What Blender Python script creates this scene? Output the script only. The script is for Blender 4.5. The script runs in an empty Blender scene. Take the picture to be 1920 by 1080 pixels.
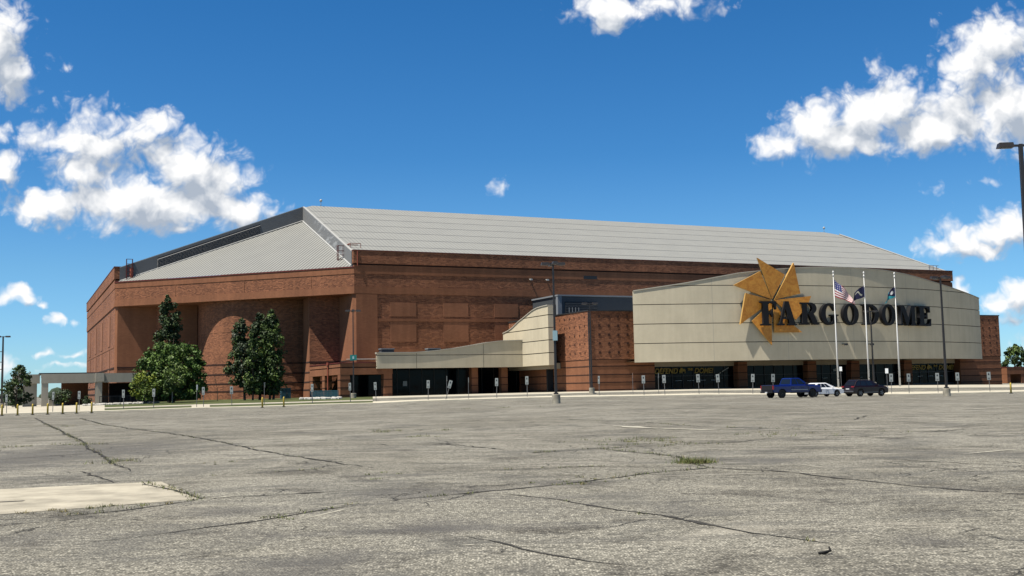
import bpy, bmesh, math, random
from mathutils import Vector, Matrix
random.seed(7)
R=math.radians
S=bpy.context.scene
C=S.collection
# ---------------------------------------------------------------- camera
FPX=2030.0; EYE=1.6
pitch=math.atan(185.8/FPX); roll=0.02; yaw=-0.0018228
f=Vector((0,math.cos(pitch),math.sin(pitch))); r=Vector((1,0,0)); u=r.cross(f)
r2=r*math.cos(roll)-u*math.sin(roll); u2=u*math.cos(roll)+r*math.sin(roll)
Z=Matrix.Rotation(yaw,3,'Z'); r2=Z@r2; u2=Z@u2; f=Z@f
cd=bpy.data.cameras.new('camera'); cam=bpy.data.objects.new('camera',cd); C.objects.link(cam)
cd.sensor_width=36; cd.lens=FPX/1920*36; cd.clip_start=0.1; cd.clip_end=20000
cam.matrix_world=Matrix(((r2.x,u2.x,-f.x,0),(r2.y,u2.y,-f.y,0),(r2.z,u2.z,-f.z,EYE),(0,0,0,1)))
S.camera=cam
S.view_settings.view_transform='Standard'; S.view_settings.look='None'
S.view_settings.gamma=1; S.view_settings.exposure=0.82
# ---------------------------------------------------------------- sun and sky
SUN_H=R(56.0); SUN_EL=R(65.0)
trav=Vector((math.sin(SUN_H)*math.cos(SUN_EL),math.cos(SUN_H)*math.cos(SUN_EL),-math.sin(SUN_EL)))
ld=bpy.data.lights.new('sun','SUN'); ld.energy=5.0; ld.angle=R(0.5); ld.color=(1,.94,.84)
sun=bpy.data.objects.new('sun',ld); C.objects.link(sun)
sun.rotation_euler=trav.to_track_quat('-Z','Y').to_euler()
w=bpy.data.worlds.new('World'); S.world=w; w.use_nodes=True
nt=w.node_tree; nt.nodes.clear()
def N(t,kind,**kw):
    n=t.nodes.new(kind)
    for k,v in kw.items():
        if k=='ins':
            for a,b in v.items(): n.inputs[a].default_value=b
        else: setattr(n,k,v)
    return n
def math_(t,op,a,b=None,c=None,clamp=False):
    n=t.nodes.new('ShaderNodeMath'); n.operation=op; n.use_clamp=clamp
    for i,x in enumerate((a,b,c)):
        if x is None: continue
        if isinstance(x,(int,float)): n.inputs[i].default_value=x
        else: t.links.new(x,n.inputs[i])
    return n.outputs[0]
def vm(t,op,a,b=None):
    n=t.nodes.new('ShaderNodeVectorMath'); n.operation=op
    for i,x in enumerate((a,b)):
        if x is None: continue
        if isinstance(x,(tuple,list)): n.inputs[i].default_value=x
        else: t.links.new(x,n.inputs[i])
    return n
def mix(t,fac,a,b,mode='MIX'):
    n=t.nodes.new('ShaderNodeMix'); n.data_type='RGBA'; n.blend_type=mode
    for sock,x in ((n.inputs[0],fac),(n.inputs[6],a),(n.inputs[7],b)):
        if isinstance(x,(int,float)): sock.default_value=x
        elif isinstance(x,(tuple,list)): sock.default_value=tuple(x)+((1,) if len(x)==3 else ())
        else: t.links.new(x,sock)
    return n.outputs[2]
def ramp(t,x,a,b,lo=0.0,hi=1.0,smooth=True):
    n=t.nodes.new('ShaderNodeMapRange'); n.interpolation_type='SMOOTHSTEP' if smooth else 'LINEAR'
    t.links.new(x,n.inputs[0]); n.inputs[1].default_value=a; n.inputs[2].default_value=b
    n.inputs[3].default_value=lo; n.inputs[4].default_value=hi
    return n.outputs[0]
# clouds: (centre, radii) in image-like units of tan(bearing), tan(elevation) *2030
BL=[(180,262,155,66,.95),(270,225,75,30,.8),(110,255,80,42,.85),(335,315,85,78,1.15),(385,345,88,78,1.15),(230,372,150,60,1.1),(85,385,75,42,1),
 (440,392,105,38,1.1),(310,390,190,42,1.1),(150,330,90,55,.7),(345,428,30,16,.7),
 (-20,70,62,100,1.1),(5,130,60,62,1.1),(-10,20,62,50,.9),(-5,318,52,32,1.1),(-15,240,30,30,.5),(110,105,34,12,.35),
 (1170,0,105,34,1.0),(1250,-12,120,30,.9),(1160,25,45,24,.9),
 (1480,268,62,34,1),(1560,235,80,58,1.1),(1640,215,85,68,1.1),(1700,200,75,78,1.1),(1760,240,120,48,1.1),(1830,205,85,75,1.1),(1860,110,75,95,1.0),(1925,200,100,90,1.1),(1900,60,80,70,.9),(1600,262,140,34,1),
 (1672,115,24,20,.45),(1775,458,44,30,1),(1815,445,50,42,1),(1900,432,70,44,1),(1850,468,80,20,.9),
 (1815,541,30,17,.8),(1880,568,38,26,.8),(1925,548,56,42,1),(1905,600,50,18,.4),(1955,640,40,22,.4),
 (946,346,22,15,.38),(1763,348,22,10,.38),(1860,332,26,8,.2),
 (30,562,48,13,.8),(42,545,22,16,.8),(84,567,17,9,.8),(106,602,21,12,.85),(150,600,22,8,.4),(85,660,24,8,.7),(140,664,34,11,.7),(110,684,52,8,.6),(150,686,40,9,.7),(15,690,30,16,.5)]
def cloud_group():
    g=bpy.data.node_groups.new('cloud_field','ShaderNodeTree')
    g.interface.new_socket('P',in_out='INPUT',socket_type='NodeSocketVector')
    g.interface.new_socket('D',in_out='OUTPUT',socket_type='NodeSocketFloat')
    gi=g.nodes.new('NodeGroupInput'); go=g.nodes.new('NodeGroupOutput'); P=gi.outputs[0]
    wn=N(g,'ShaderNodeTexNoise',noise_dimensions='2D',ins={'Scale':.016,'Detail':2.0}); g.links.new(P,wn.inputs['Vector'])
    wv=vm(g,'SCALE',vm(g,'SUBTRACT',wn.outputs['Color'],(.5,.5,.5)).outputs[0]); wv.inputs[3].default_value=46
    Q=vm(g,'ADD',P,wv.outputs[0]).outputs[0]
    cur=None
    for (x,y,rx,ry,wt) in BL:
        cx,cy=x-960.0,745-.02*x-y
        a=vm(g,'SUBTRACT',Q,(cx,cy,0)).outputs[0]
        b=vm(g,'MULTIPLY',a,(1.0/(rx*1.22),1.0/(ry*1.25),0)).outputs[0]
        l=vm(g,'LENGTH',b).outputs['Value']
        v=math_(g,'MULTIPLY_ADD',l,-wt,wt)
        if cur is None: cur=v
        else: cur=math_(g,'SMOOTH_MAX',cur,v,.12)
    # billows
    vo=N(g,'ShaderNodeTexVoronoi',feature='SMOOTH_F1',voronoi_dimensions='2D',ins={'Scale':.030,'Detail':2.0,'Roughness':.55,'Lacunarity':2.1,'Smoothness':.35}); g.links.new(Q,vo.inputs['Vector'])
    n2=N(g,'ShaderNodeTexNoise',noise_dimensions='2D',ins={'Scale':.013,'Detail':8.0,'Roughness':.56}); g.links.new(P,n2.inputs['Vector'])
    bil=math_(g,'MULTIPLY_ADD',vo.outputs['Distance'],-.40,.20)
    ns=math_(g,'MULTIPLY_ADD',n2.outputs['Fac'],1.0,-.50)
    d=math_(g,'ADD',math_(g,'ADD',cur,bil),ns)
    n3=N(g,'ShaderNodeTexNoise',noise_dimensions='2D',ins={'Scale':.015,'Detail':3.0,'Roughness':.45}); g.links.new(P,n3.inputs['Vector'])
    g.interface.new_socket('S',in_out='OUTPUT',socket_type='NodeSocketFloat')
    ds=math_(g,'ADD',math_(g,'ADD',cur,math_(g,'MULTIPLY',bil,.55)),math_(g,'MULTIPLY_ADD',n3.outputs['Fac'],1.1,-.55))
    g.links.new(d,go.inputs[0]); g.links.new(ds,go.inputs[1]); return g
CG=cloud_group()
tc=N(nt,'ShaderNodeTexCoord'); sx=N(nt,'ShaderNodeSeparateXYZ'); nt.links.new(tc.outputs['Generated'],sx.inputs[0])
az=math_(nt,'ARCTAN2',sx.outputs[0],sx.outputs[1]); el=math_(nt,'ARCSINE',sx.outputs[2])
# gnomonic-like: tan for the part of the sky in front
aa=math_(nt,'MULTIPLY',math_(nt,'TANGENT',math_(nt,'MINIMUM',math_(nt,'MAXIMUM',az,-1.2),1.2)),FPX)
ee=math_(nt,'MULTIPLY',math_(nt,'DIVIDE',math_(nt,'TANGENT',el),math_(nt,'COSINE',math_(nt,'MINIMUM',math_(nt,'MAXIMUM',az,-1.2),1.2))),FPX)
cx=N(nt,'ShaderNodeCombineXYZ'); nt.links.new(aa,cx.inputs[0]); nt.links.new(ee,cx.inputs[1])
def cg(off):
    g=nt.nodes.new('ShaderNodeGroup'); g.node_tree=CG
    nt.links.new(vm(nt,'ADD',cx.outputs[0],off).outputs[0],g.inputs[0]); return g.outputs
(D0,S0)=cg((0,0,0)); (D1,S1)=cg((-14,38,0))
alpha=ramp(nt,D0,-.05,.62)
rel=math_(nt,'SUBTRACT',S0,S1)     # >0 where the light side is thinner: lit rim
fine_=math_(nt,'SUBTRACT',D0,S0)
lit=ramp(nt,math_(nt,'ADD',math_(nt,'SUBTRACT',math_(nt,'MULTIPLY',rel,1.0),math_(nt,'MULTIPLY',S1,.42)),math_(nt,'MULTIPLY',fine_,.35)),-.66,.16,smooth=False)
ccol=mix(nt,lit,(.42,.48,.57),(1.0,1.0,1.0))
sky=N(nt,'ShaderNodeTexSky',sky_type='NISHITA',sun_disc=False,sun_elevation=SUN_EL,sun_rotation=R(236),air_density=1.0,dust_density=.1,ozone_density=1.0)
cr=nt.nodes.new('ShaderNodeValToRGB'); el_=cr.color_ramp
for p_,c_ in ((0.0,(.66,1.10,1.66)),(.05,(.56,1.0,1.54)),(.11,(.50,.94,1.36)),(.21,(.30,.79,1.25)),(.34,(.22,.74,1.22)),(.7,(.10,.26,.46))):
    e_=el_.elements[0] if p_==0 else el_.elements.new(p_)
    e_.color=(*[v/2 for v in c_],1)
el_.elements.remove(el_.elements[-1])
nt.links.new(sx.outputs[2],cr.inputs[0])
skys=N(nt,'ShaderNodeVectorMath',operation='MULTIPLY'); nt.links.new(sky.outputs[0],skys.inputs[0])
sc2=vm(nt,'SCALE',cr.outputs[0]); sc2.inputs[3].default_value=2.0; nt.links.new(sc2.outputs[0],skys.inputs[1])
SKY=.0515
csc=mix(nt,1.0,ccol,(1/SKY*.585,)*3,'MULTIPLY')
front=ramp(nt,sx.outputs[1],.02,.2)
al=math_(nt,'MULTIPLY',alpha,front)
final=mix(nt,al,skys.outputs[0],csc)
bg=N(nt,'ShaderNodeBackground',ins={'Strength':SKY}); nt.links.new(final,bg.inputs[0])
wo=N(nt,'ShaderNodeOutputWorld'); nt.links.new(bg.outputs[0],wo.inputs[0])

w.cycles.sampling_method='MANUAL'; w.cycles.sample_map_resolution=256
S.cycles.max_bounces=5; S.cycles.diffuse_bounces=1; S.cycles.glossy_bounces=2
# ---------------------------------------------------------------- materials
ALB=0.67   # one albedo scale for every surface, balanced by the exposure above
def mat(name,build=None,color=(.5,.5,.5),rough=.8,metal=0.0,spec=.3,**kw):
    m=bpy.data.materials.new(name); m.use_nodes=True; t=m.node_tree; b=t.nodes['Principled BSDF']
    b.inputs['Base Color'].default_value=(*color,1); b.inputs['Roughness'].default_value=rough
    b.inputs['Metallic'].default_value=metal; b.inputs['Specular IOR Level'].default_value=spec
    for k,v in kw.items(): b.inputs[k].default_value=v
    if build: build(t,b)
    a_=ALB
    if b.inputs['Base Color'].is_linked:
        src=b.inputs['Base Color'].links[0].from_socket; q=vm(t,'SCALE',src); q.inputs[3].default_value=a_; t.links.new(q.outputs[0],b.inputs['Base Color'])
    else: b.inputs['Base Color'].default_value=(*[x*a_ for x in color],1)
    return m
def objco(t): return N(t,'ShaderNodeTexCoord').outputs['Object']
def noise(t,v,scale,detail=4,rough=.55,dist=0):
    n=N(t,'ShaderNodeTexNoise',ins={'Scale':scale,'Detail':detail,'Roughness':rough,'Distortion':dist})
    t.links.new(v,n.inputs['Vector']); return n.outputs['Fac']
def mapv(t,v,sc=(1,1,1),loc=(0,0,0),rot=(0,0,0)):
    n=N(t,'ShaderNodeMapping'); n.inputs['Scale'].default_value=sc; n.inputs['Location'].default_value=loc; n.inputs['Rotation'].default_value=rot
    t.links.new(v,n.inputs[0]); return n.outputs[0]
def bump(t,b,h,strength=.3,dist=.02):
    n=N(t,'ShaderNodeBump',ins={'Strength':strength,'Distance':dist}); t.links.new(h,n.inputs['Height']); t.links.new(n.outputs[0],b.inputs['Normal'])
def mottled(c,amt=.25,sc=1.5,bmp=0.0,bsc=8):
    def f_(t,b):
        v=objco(t); n1=noise(t,v,sc,6,.6); n2=noise(t,v,sc*.15,3)
        k=math_(t,'ADD',ramp(t,n1,.3,.7,1-amt,1+amt,False),ramp(t,n2,.3,.7,-amt*.6,amt*.6,False))
        cc=N(t,'ShaderNodeVectorMath',operation='SCALE'); cc.inputs[0].default_value=c; t.links.new(k,cc.inputs[3])
        t.links.new(cc.outputs[0],b.inputs['Base Color'])
        if bmp: bump(t,b,noise(t,v,bsc,5),bmp,.02)
    return f_
def brick(light,dark,contrast,bw=.55,bh=.2,bmp=.5,stripe=None):
    def f_(t,b):
        v=objco(t); s=N(t,'ShaderNodeSeparateXYZ'); t.links.new(v,s.inputs[0])
        h=math_(t,'SUBTRACT',s.outputs[0],s.outputs[1])
        c=N(t,'ShaderNodeCombineXYZ'); t.links.new(h,c.inputs[0]); t.links.new(s.outputs[2],c.inputs[1])
        bt=N(t,'ShaderNodeTexBrick',offset=.5,ins={'Scale':1.0,'Brick Width':bw,'Row Height':bh,'Mortar Size':.012,'Mortar Smooth':.2,'Bias':0.0})
        bt.inputs['Color1'].default_value=(0,0,0,1); bt.inputs['Color2'].default_value=(1,1,1,1); bt.inputs['Mortar'].default_value=(.45,.45,.45,1)
        t.links.new(c.outputs[0],bt.inputs['Vector'])
        n1=noise(t,mapv(t,c.outputs[0],(1,1.8,1)),4.5,3,.7); n2=noise(t,c.outputs[0],.12,4); n3=noise(t,mapv(t,c.outputs[0],(.9,.05,1)),1.0,3)
        k=math_(t,'ADD',math_(t,'MULTIPLY',bt.outputs['Color'],.62),math_(t,'MULTIPLY',ramp(t,n1,.3,.7),.38))
        k=math_(t,'MULTIPLY_ADD',math_(t,'SUBTRACT',k,.5),contrast,.5,clamp=True)
        col=mix(t,k,dark,light)
        st=math_(t,'MULTIPLY',ramp(t,n2,.3,.7,.86,1.12),ramp(t,n3,.35,.7,.9,1.06))
        m2=mix(t,1.0,col,(1,1,1),'MULTIPLY')
        vv=N(t,'ShaderNodeVectorMath',operation='SCALE'); t.links.new(m2,vv.inputs[0]); t.links.new(st,vv.inputs[3])
        t.links.new(vv.outputs[0],b.inputs['Base Color'])
        bump(t,b,k,bmp,.05)
    return f_
M={}
M['brick_rough']=mat('brick_rough',brick((.43,.180,.088),(.16,.064,.036),1.1,bmp=.7),rough=.9)
M['brick_rough_lit']=M['brick_rough']
M['brick_smooth']=mat('brick_smooth',brick((.345,.146,.072),(.275,.112,.055),.9,bw=.5,bh=.2,bmp=.12),rough=.88)
M['brick_inset']=mat('brick_inset',brick((.375,.163,.085),(.30,.126,.064),.9,bw=.5,bh=.2,bmp=.12),rough=.88)
M['brick_dark']=mat('brick_groove',color=(.05,.022,.016),rough=.95)
M['brick_stud']=mat('brick_stud',color=(.07,.03,.02),rough=.95)
M['coping']=mat('coping_red',mottled((.16,.035,.03),.15),rough=.55)
M['pipe_red']=mat('red_pipe',color=(.38,.10,.06),rough=.6)
def roof_build(axis):
    def f_(t,b):
        v=objco(t); s=N(t,'ShaderNodeSeparateXYZ'); t.links.new(v,s.inputs[0]); x,y=s.outputs[0],s.outputs[1]
        if axis=='x': a,c,per,w_=x,y,.7,.2
        elif axis=='y': a,c,per,w_=y,x,.9,.2
        else:
            a=math_(t,'MULTIPLY',math_(t,'SUBTRACT',x,y),.7071); c=math_(t,'MULTIPLY',math_(t,'ADD',x,y),.7071); per,w_=.66,.36
        fr=math_(t,'FRACT',math_(t,'DIVIDE',math_(t,'ADD',a,1000),per))
        tri=math_(t,'ABSOLUTE',math_(t,'SUBTRACT',fr,.5))
        rib=ramp(t,tri,.5-w_,.5-w_*.4,0,1)
        sm=math_(t,'FRACT',math_(t,'DIVIDE',math_(t,'ADD',c,1000.9),5.2))
        seam=ramp(t,math_(t,'ABSOLUTE',math_(t,'SUBTRACT',sm,.5)),.016,.042,1,0)
        n=noise(t,mapv(t,v,(.3,.3,.3)),1.0,5,.6)
        base=mix(t,ramp(t,n,.3,.7),(.335,.338,.312),(.36,.363,.333))
        c1=mix(t,math_(t,'MULTIPLY',rib,.72 if axis=='d' else .36),base,(.09,.09,.088) if axis=='d' else (.15,.15,.145))
        if axis!='d': c1=mix(t,math_(t,'MULTIPLY',seam,.9),c1,(.09,.09,.09))
        t.links.new(c1,b.inputs['Base Color'])
        bump(t,b,math_(t,'MULTIPLY',rib,-1),.5,.06)
    return f_
M['roof_front']=mat('roof_metal_front',roof_build('x'),rough=.5,metal=.0,spec=.45)
M['roof_side']=mat('roof_metal_side',roof_build('y'),rough=.5,spec=.45)
M['roof_corner']=mat('roof_metal_corner',roof_build('d'),rough=.5,spec=.45)
M['fascia']=mat('roof_fascia_grey',mottled((.17,.175,.18),.06,.5),rough=.6)
def fasc2(t,b):
    v=objco(t); n=noise(t,mapv(t,v,(1,.25,1.4)),1.3,7,.7)
    s=N(t,'ShaderNodeSeparateXYZ'); t.links.new(v,s.inputs[0])
    z=math_(t,'MULTIPLY',ramp(t,s.outputs[1],4,8),ramp(t,s.outputs[1],23,26,1,0))
    t.links.new(mix(t,math_(t,'MULTIPLY',ramp(t,n,.48,.62),z),(.23,.235,.235),(.42,.43,.43)),b.inputs['Base Color'])
M['fascia_weathered']=mat('roof_fascia_weathered',fasc2,rough=.6)
M['louvre']=mat('louvre_dark',color=(.035,.038,.042),rough=.5)
M['louvre_slat']=mat('louvre_slat',color=(.11,.115,.12),rough=.5)
M['trim_white']=mat('white_trim',color=(.48,.48,.46),rough=.6)
M['mech']=mat('penthouse_grey',mottled((.075,.085,.095),.06,.4),rough=.6)
M['mech_light']=mat('penthouse_corner',color=(.26,.28,.30),rough=.6)
def stucco(c):
    def f_(t,b):
        v=objco(t); s=N(t,'ShaderNodeSeparateXYZ'); t.links.new(v,s.inputs[0])
        n=noise(t,v,.35,7,.65); n2=noise(t,mapv(t,v,(1.2,1.2,.08)),1.0,4,.6)
        k=math_(t,'MULTIPLY',ramp(t,n,.3,.7,.94,1.05),ramp(t,n2,.3,.72,1.03,.95))
        cc=N(t,'ShaderNodeVectorMath',operation='SCALE'); cc.inputs[0].default_value=c; t.links.new(k,cc.inputs[3])
        t.links.new(cc.outputs[0],b.inputs['Base Color']); bump(t,b,noise(t,v,14,4),.15,.01)
    return f_
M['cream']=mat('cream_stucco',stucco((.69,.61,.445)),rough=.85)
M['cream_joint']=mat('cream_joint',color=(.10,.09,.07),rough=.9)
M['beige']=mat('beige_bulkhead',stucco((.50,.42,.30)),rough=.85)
M['walk_cream']=mat('walkway_concrete',stucco((.50,.465,.385)),rough=.85)
def glassb(t,b):
    v=objco(t); n=noise(t,v,.22,3); 
    bump(t,b,noise(t,v,.35,2),.12,.2)
    t.links.new(mix(t,n,(.002,.0025,.004),(.006,.009,.012)),b.inputs['Base Color'])
M['glass']=mat('dark_glass',glassb,rough=.08,spec=.1)
M['mullion']=mat('mullion',color=(.03,.03,.032),rough=.4)
M['interior_and_shade']=mat('dark_interior_and_shade',color=(.02,.022,.026),rough=.9)
M['letter']=mat('black_letter',mottled((.006,.006,.008),.2,2),rough=.6,spec=.25)
def goldb(t,b):
    v=objco(t); n=noise(t,mapv(t,v,(.8,.8,.8)),1.4,6,.65,1.2); n2=noise(t,v,7,4)
    c=mix(t,ramp(t,n,.32,.68),(.60,.225,.022),(.82,.37,.05)); c=mix(t,ramp(t,n2,.45,.75,0,.35),c,(.44,.16,.02))
    t.links.new(c,b.inputs['Base Color']); bump(t,b,n,.5,.08)
M['gold']=mat('weathered_gold',goldb,rough=.5,spec=.5,metal=.15)
M['gold_edge']=mat('gold_edge',color=(.62,.38,.12),rough=.5)
M['banner']=mat('banner_gold',color=(.34,.235,.045),rough=.6)
M['banner_white']=mat('banner_white',color=(.45,.45,.43),rough=.6)
def unproj(px,py):
    d=f+r2*((px-960)/FPX)-u2*((py-540)/FPX)
    t=-EYE/d.z; return Vector((d.x*t,d.y*t,0))
# asphalt
def asph(t,b):
    v=objco(t)
    big=noise(t,v,.11,6,.6,.6); med=noise(t,mapv(t,v,(1,1,1),(13,5,0)),.55,8,.68,.5); fine=noise(t,v,9,5,.7)
    vo=N(t,'ShaderNodeTexVoronoi',feature='F1',ins={'Scale':38.0,'Randomness':1.0}); t.links.new(v,vo.inputs['Vector'])
    sv=N(t,'ShaderNodeSeparateColor'); t.links.new(vo.outputs['Color'],sv.inputs[0])
    agg=math_(t,'POWER',sv.outputs[0],1.8)
    stone=ramp(t,vo.outputs['Distance'],.25,.62,1,0)
    col=mix(t,ramp(t,big,.36,.64),(.315,.297,.243),(.425,.405,.338))
    col=mix(t,ramp(t,med,.50,.66,0,.72),col,(.13,.120,.100))
    col=mix(t,ramp(t,med,.28,.44,.6,0),col,(.54,.515,.425))
    k=math_(t,'ADD',math_(t,'MULTIPLY',math_(t,'MULTIPLY',agg,stone),1.55),ramp(t,fine,.3,.7,.24,.74))
    sc=N(t,'ShaderNodeVectorMath',operation='SCALE'); t.links.new(col,sc.inputs[0]); t.links.new(k,sc.inputs[3]); col=sc.outputs[0]
    lg=noise(t,mapv(t,v,(1,1,1),(3,55,0)),.34,7,.62,.8); col=mix(t,ramp(t,lg,.52,.64,0,.5),col,(.115,.112,.102)); col=mix(t,ramp(t,lg,.30,.42,.45,0),col,(.46,.43,.355))
    lw=noise(t,mapv(t,v,(.35,2.2,1),(8,21,0),(0,0,.08)),1.0,7,.68,.4); col=mix(t,ramp(t,lw,.53,.61,0,.42),col,(.105,.102,.094)); col=mix(t,ramp(t,lw,.34,.43,.35,0),col,(.5,.465,.385))
    # oil and tyre stains with edges of their own
    st=noise(t,mapv(t,v,(.55,.9,1),(40,9,0),(0,0,.4)),.30,5,.62,1.0); col=mix(t,ramp(t,st,.60,.72,0,.48),col,(.10,.097,.092))
    st2=noise(t,mapv(t,v,(.25,1.4,1),(2,77,0),(0,0,.12)),.8,5,.6,.4); col=mix(t,ramp(t,st2,.60,.70,0,.40),col,(.115,.11,.105))
    st3=noise(t,mapv(t,v,(.2,1.6,1),(31,17,0),(0,0,-.1)),.7,5,.6,.3); col=mix(t,ramp(t,st3,.63,.72,0,.5),col,(.56,.53,.45))
    # worn dark patches of sealer at their places on the lot
    pn=noise(t,v,.9,7,.7,.6); pn2=math_(t,'MULTIPLY_ADD',pn,3.0,-1.5); cur=None
    for (px,py,hw,ya,yb,wt) in ((120,852,250,818,892,.75),(780,926,190,905,944,.6),(830,988,150,965,1012,.7),(1460,864,110,856,873,.6),(420,958,170,945,972,.5),(1720,1012,130,992,1036,.5),(1790,850,170,838,860,.4),(1290,955,140,942,970,.4),(60,1010,140,985,1040,.4),(1050,905,160,893,915,.5),(560,1070,210,1020,1140,.55)):
        c=unproj(px,py); rx=(unproj(px+hw,py)-c).length; ry=(unproj(px,ya)-unproj(px,yb)).length/2
        a_=vm(t,'SUBTRACT',v,(c.x,c.y,0)).outputs[0]; l=vm(t,'LENGTH',vm(t,'MULTIPLY',a_,(1/rx,1/ry,0)).outputs[0]).outputs['Value']
        m_=math_(t,'MULTIPLY',ramp(t,math_(t,'SUBTRACT',pn2,math_(t,'MULTIPLY',l,1.5)),-1.5,-.2),wt)
        cur=m_ if cur is None else math_(t,'MAXIMUM',cur,m_)
    col=mix(t,cur,col,(.12,.115,.108))
    # hairline cracks
    wv=N(t,'ShaderNodeTexNoise',ins={'Scale':1.2,'Detail':5.0}); t.links.new(v,wv.inputs['Vector'])
    w2=vm(t,'SCALE',vm(t,'SUBTRACT',wv.outputs['Color'],(.5,.5,.5)).outputs[0]); w2.inputs[3].default_value=1.1
    vc=N(t,'ShaderNodeTexVoronoi',feature='DISTANCE_TO_EDGE',ins={'Scale':.27}); t.links.new(vm(t,'ADD',v,w2.outputs[0]).outputs[0],vc.inputs['Vector'])
    gate=ramp(t,noise(t,v,.22,3),.45,.56)
    crk=math_(t,'MULTIPLY',ramp(t,vc.outputs['Distance'],.0012,.006,1,0),gate)
    col=mix(t,math_(t,'MULTIPLY',crk,.8),col,(.035,.033,.03))
    vd=N(t,'ShaderNodeTexVoronoi',feature='DISTANCE_TO_EDGE',ins={'Scale':.75}); w3=vm(t,'SCALE',w2.outputs[0]); w3.inputs[3].default_value=.6
    t.links.new(vm(t,'ADD',mapv(t,v,(1,1,1),(5,9,0)),w3.outputs[0]).outputs[0],vd.inputs['Vector'])
    crk2=math_(t,'MULTIPLY',ramp(t,vd.outputs['Distance'],.004,.016,1,0),ramp(t,noise(t,mapv(t,v,(1,1,1),(70,3,0)),.16,4),.52,.60))
    col=mix(t,math_(t,'MULTIPLY',crk2,.6),col,(.05,.046,.04))
    t.links.new(col,b.inputs['Base Color'])
    hh=math_(t,'ADD',math_(t,'MULTIPLY',vo.outputs['Distance'],-1.0),math_(t,'MULTIPLY',fine,.6))
    hh=math_(t,'SUBTRACT',hh,math_(t,'MULTIPLY',crk,2.0))
    bump(t,b,hh,.9,.016)
M['asphalt']=mat('aged_asphalt',asph,rough=.93,spec=.2)
M['crack']=mat('tar_crack',mottled((.045,.042,.036),.5,6,.5,20),rough=.95)
M['worn_paint']=mat('worn_paint',mottled((.50,.475,.39),.35,5,.4,30),rough=.9)
M['concrete']=mat('old_concrete',mottled((.41,.375,.295),.38,1.3,.4,30),rough=.9)
M['kerb']=mat('kerb_concrete',mottled((.60,.555,.44),.14,.8,.3,20),rough=.9)
M['sidewalk']=mat('sidewalk_concrete',mottled((.52,.48,.385),.10,.6,.2,20),rough=.9)
def lawnb(t,b):
    v=objco(t); n=noise(t,v,.5,6,.65); n2=noise(t,v,8,4)
    c=mix(t,ramp(t,n,.3,.7),(.035,.055,.014),(.10,.12,.035)); c=mix(t,ramp(t,n2,.4,.7,0,.5),c,(.13,.13,.05))
    t.links.new(c,b.inputs['Base Color']); bump(t,b,n2,.8,.06)
M['lawn']=mat('lawn_grass',lawnb,rough=.95)
M['weed']=mat('weed_green',mottled((.095,.12,.03),.4,9),rough=.9)
M['weed_dry']=mat('weed_dry',mottled((.20,.17,.075),.3,9),rough=.9)
M['pole']=mat('bronze_pole',mottled((.035,.031,.029),.15,1),rough=.45,spec=.5)
M['pole_white']=mat('white_pole',color=(.85,.85,.83),rough=.4,spec=.5)
M['steel']=mat('galvanised_steel',mottled((.20,.20,.20),.2,4),rough=.5,metal=.4)
M['sign_white']=mat('sign_white',color=(1.28,1.3,1.27),rough=.5)
M['sign_back']=mat('sign_back',color=(.34,.37,.36),rough=.5,metal=.3)
M['sign_ink']=mat('sign_ink',color=(.02,.025,.03),rough=.6)
M['teal']=mat('teal_sign',color=(.03,.26,.24),rough=.5)
M['paleblue']=mat('pale_blue_sign',color=(.45,.66,.70),rough=.5)
M['yellow']=mat('bollard_yellow',mottled((.66,.48,.08),.14,3),rough=.6)
M['orange']=mat('faded_orange',color=(.55,.25,.12),rough=.7)
M['blue_rail']=mat('blue_rail',color=(.035,.10,.135),rough=.5)
M['dark_rail']=mat('dark_rail',color=(.03,.035,.042),rough=.5)
M['rock']=mat('white_rock',mottled((.56,.54,.49),.2,3),rough=.9)
M['bark']=mat('bark',mottled((.10,.08,.06),.3,4,.6,12),rough=.95)
M['bark_pale']=mat('pale_bark',mottled((.24,.22,.18),.25,4,.4,12),rough=.95)
def leafm(n,c): return mat(n,mottled(c,.35,.9),rough=.6,spec=.25,**{'Transmission Weight':0.0})
M['leaf_d']=leafm('leaf_dark',(.026,.050,.014)); M['leaf_m']=leafm('leaf_mid',(.055,.095,.022)); M['leaf_l']=leafm('leaf_light',(.125,.19,.04))
M['leaf_b']=leafm('leaf_bright',(.075,.145,.024)); M['leaf_b2']=leafm('leaf_brighter',(.13,.215,.036)); M['leaf_y']=leafm('leaf_yellow',(.22,.27,.03)); M['leaf_y2']=leafm('leaf_lime',(.12,.18,.03)); M['leaf_g']=leafm('leaf_grey',(.045,.065,.030))
M['leaf_g2']=leafm('leaf_grey_light',(.075,.10,.06))
M['tyre']=mat('tyre_rubber',color=(.015,.015,.015),rough=.85)
M['rim']=mat('alloy_rim',color=(.35,.35,.36),rough=.35,metal=.8)
M['rim_black']=mat('black_rim',color=(.04,.04,.04),rough=.4,metal=.5)
M['carglass']=mat('car_glass',color=(.012,.014,.018),rough=.05,spec=.6)
M['trim_black']=mat('black_plastic',color=(.018,.018,.02),rough=.6)
M['taillight']=mat('taillight_red',color=(.35,.01,.02),rough=.2,spec=.6)
M['headlight']=mat('headlight_lens',color=(.6,.62,.64),rough=.1,spec=.6)
M['plate']=mat('licence_plate',color=(.65,.67,.68),rough=.5)
M['chrome']=mat('chrome',color=(.6,.6,.62),rough=.15,metal=1.0)
def paint(n,c,m=.3): return mat(n,color=c,rough=.28,metal=m,spec=.5,**{'Coat Weight':.35,'Coat Roughness':.06})
M['blue_paint']=paint('blue_paint',(.003,.013,.13),.0); M['white_paint']=paint('white_paint',(1.0,1.01,1.03),0)
M['maroon_paint']=paint('maroon_paint',(.016,.005,.007)); M['red_paint']=paint('red_paint',(.35,.015,.02),0)
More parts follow.
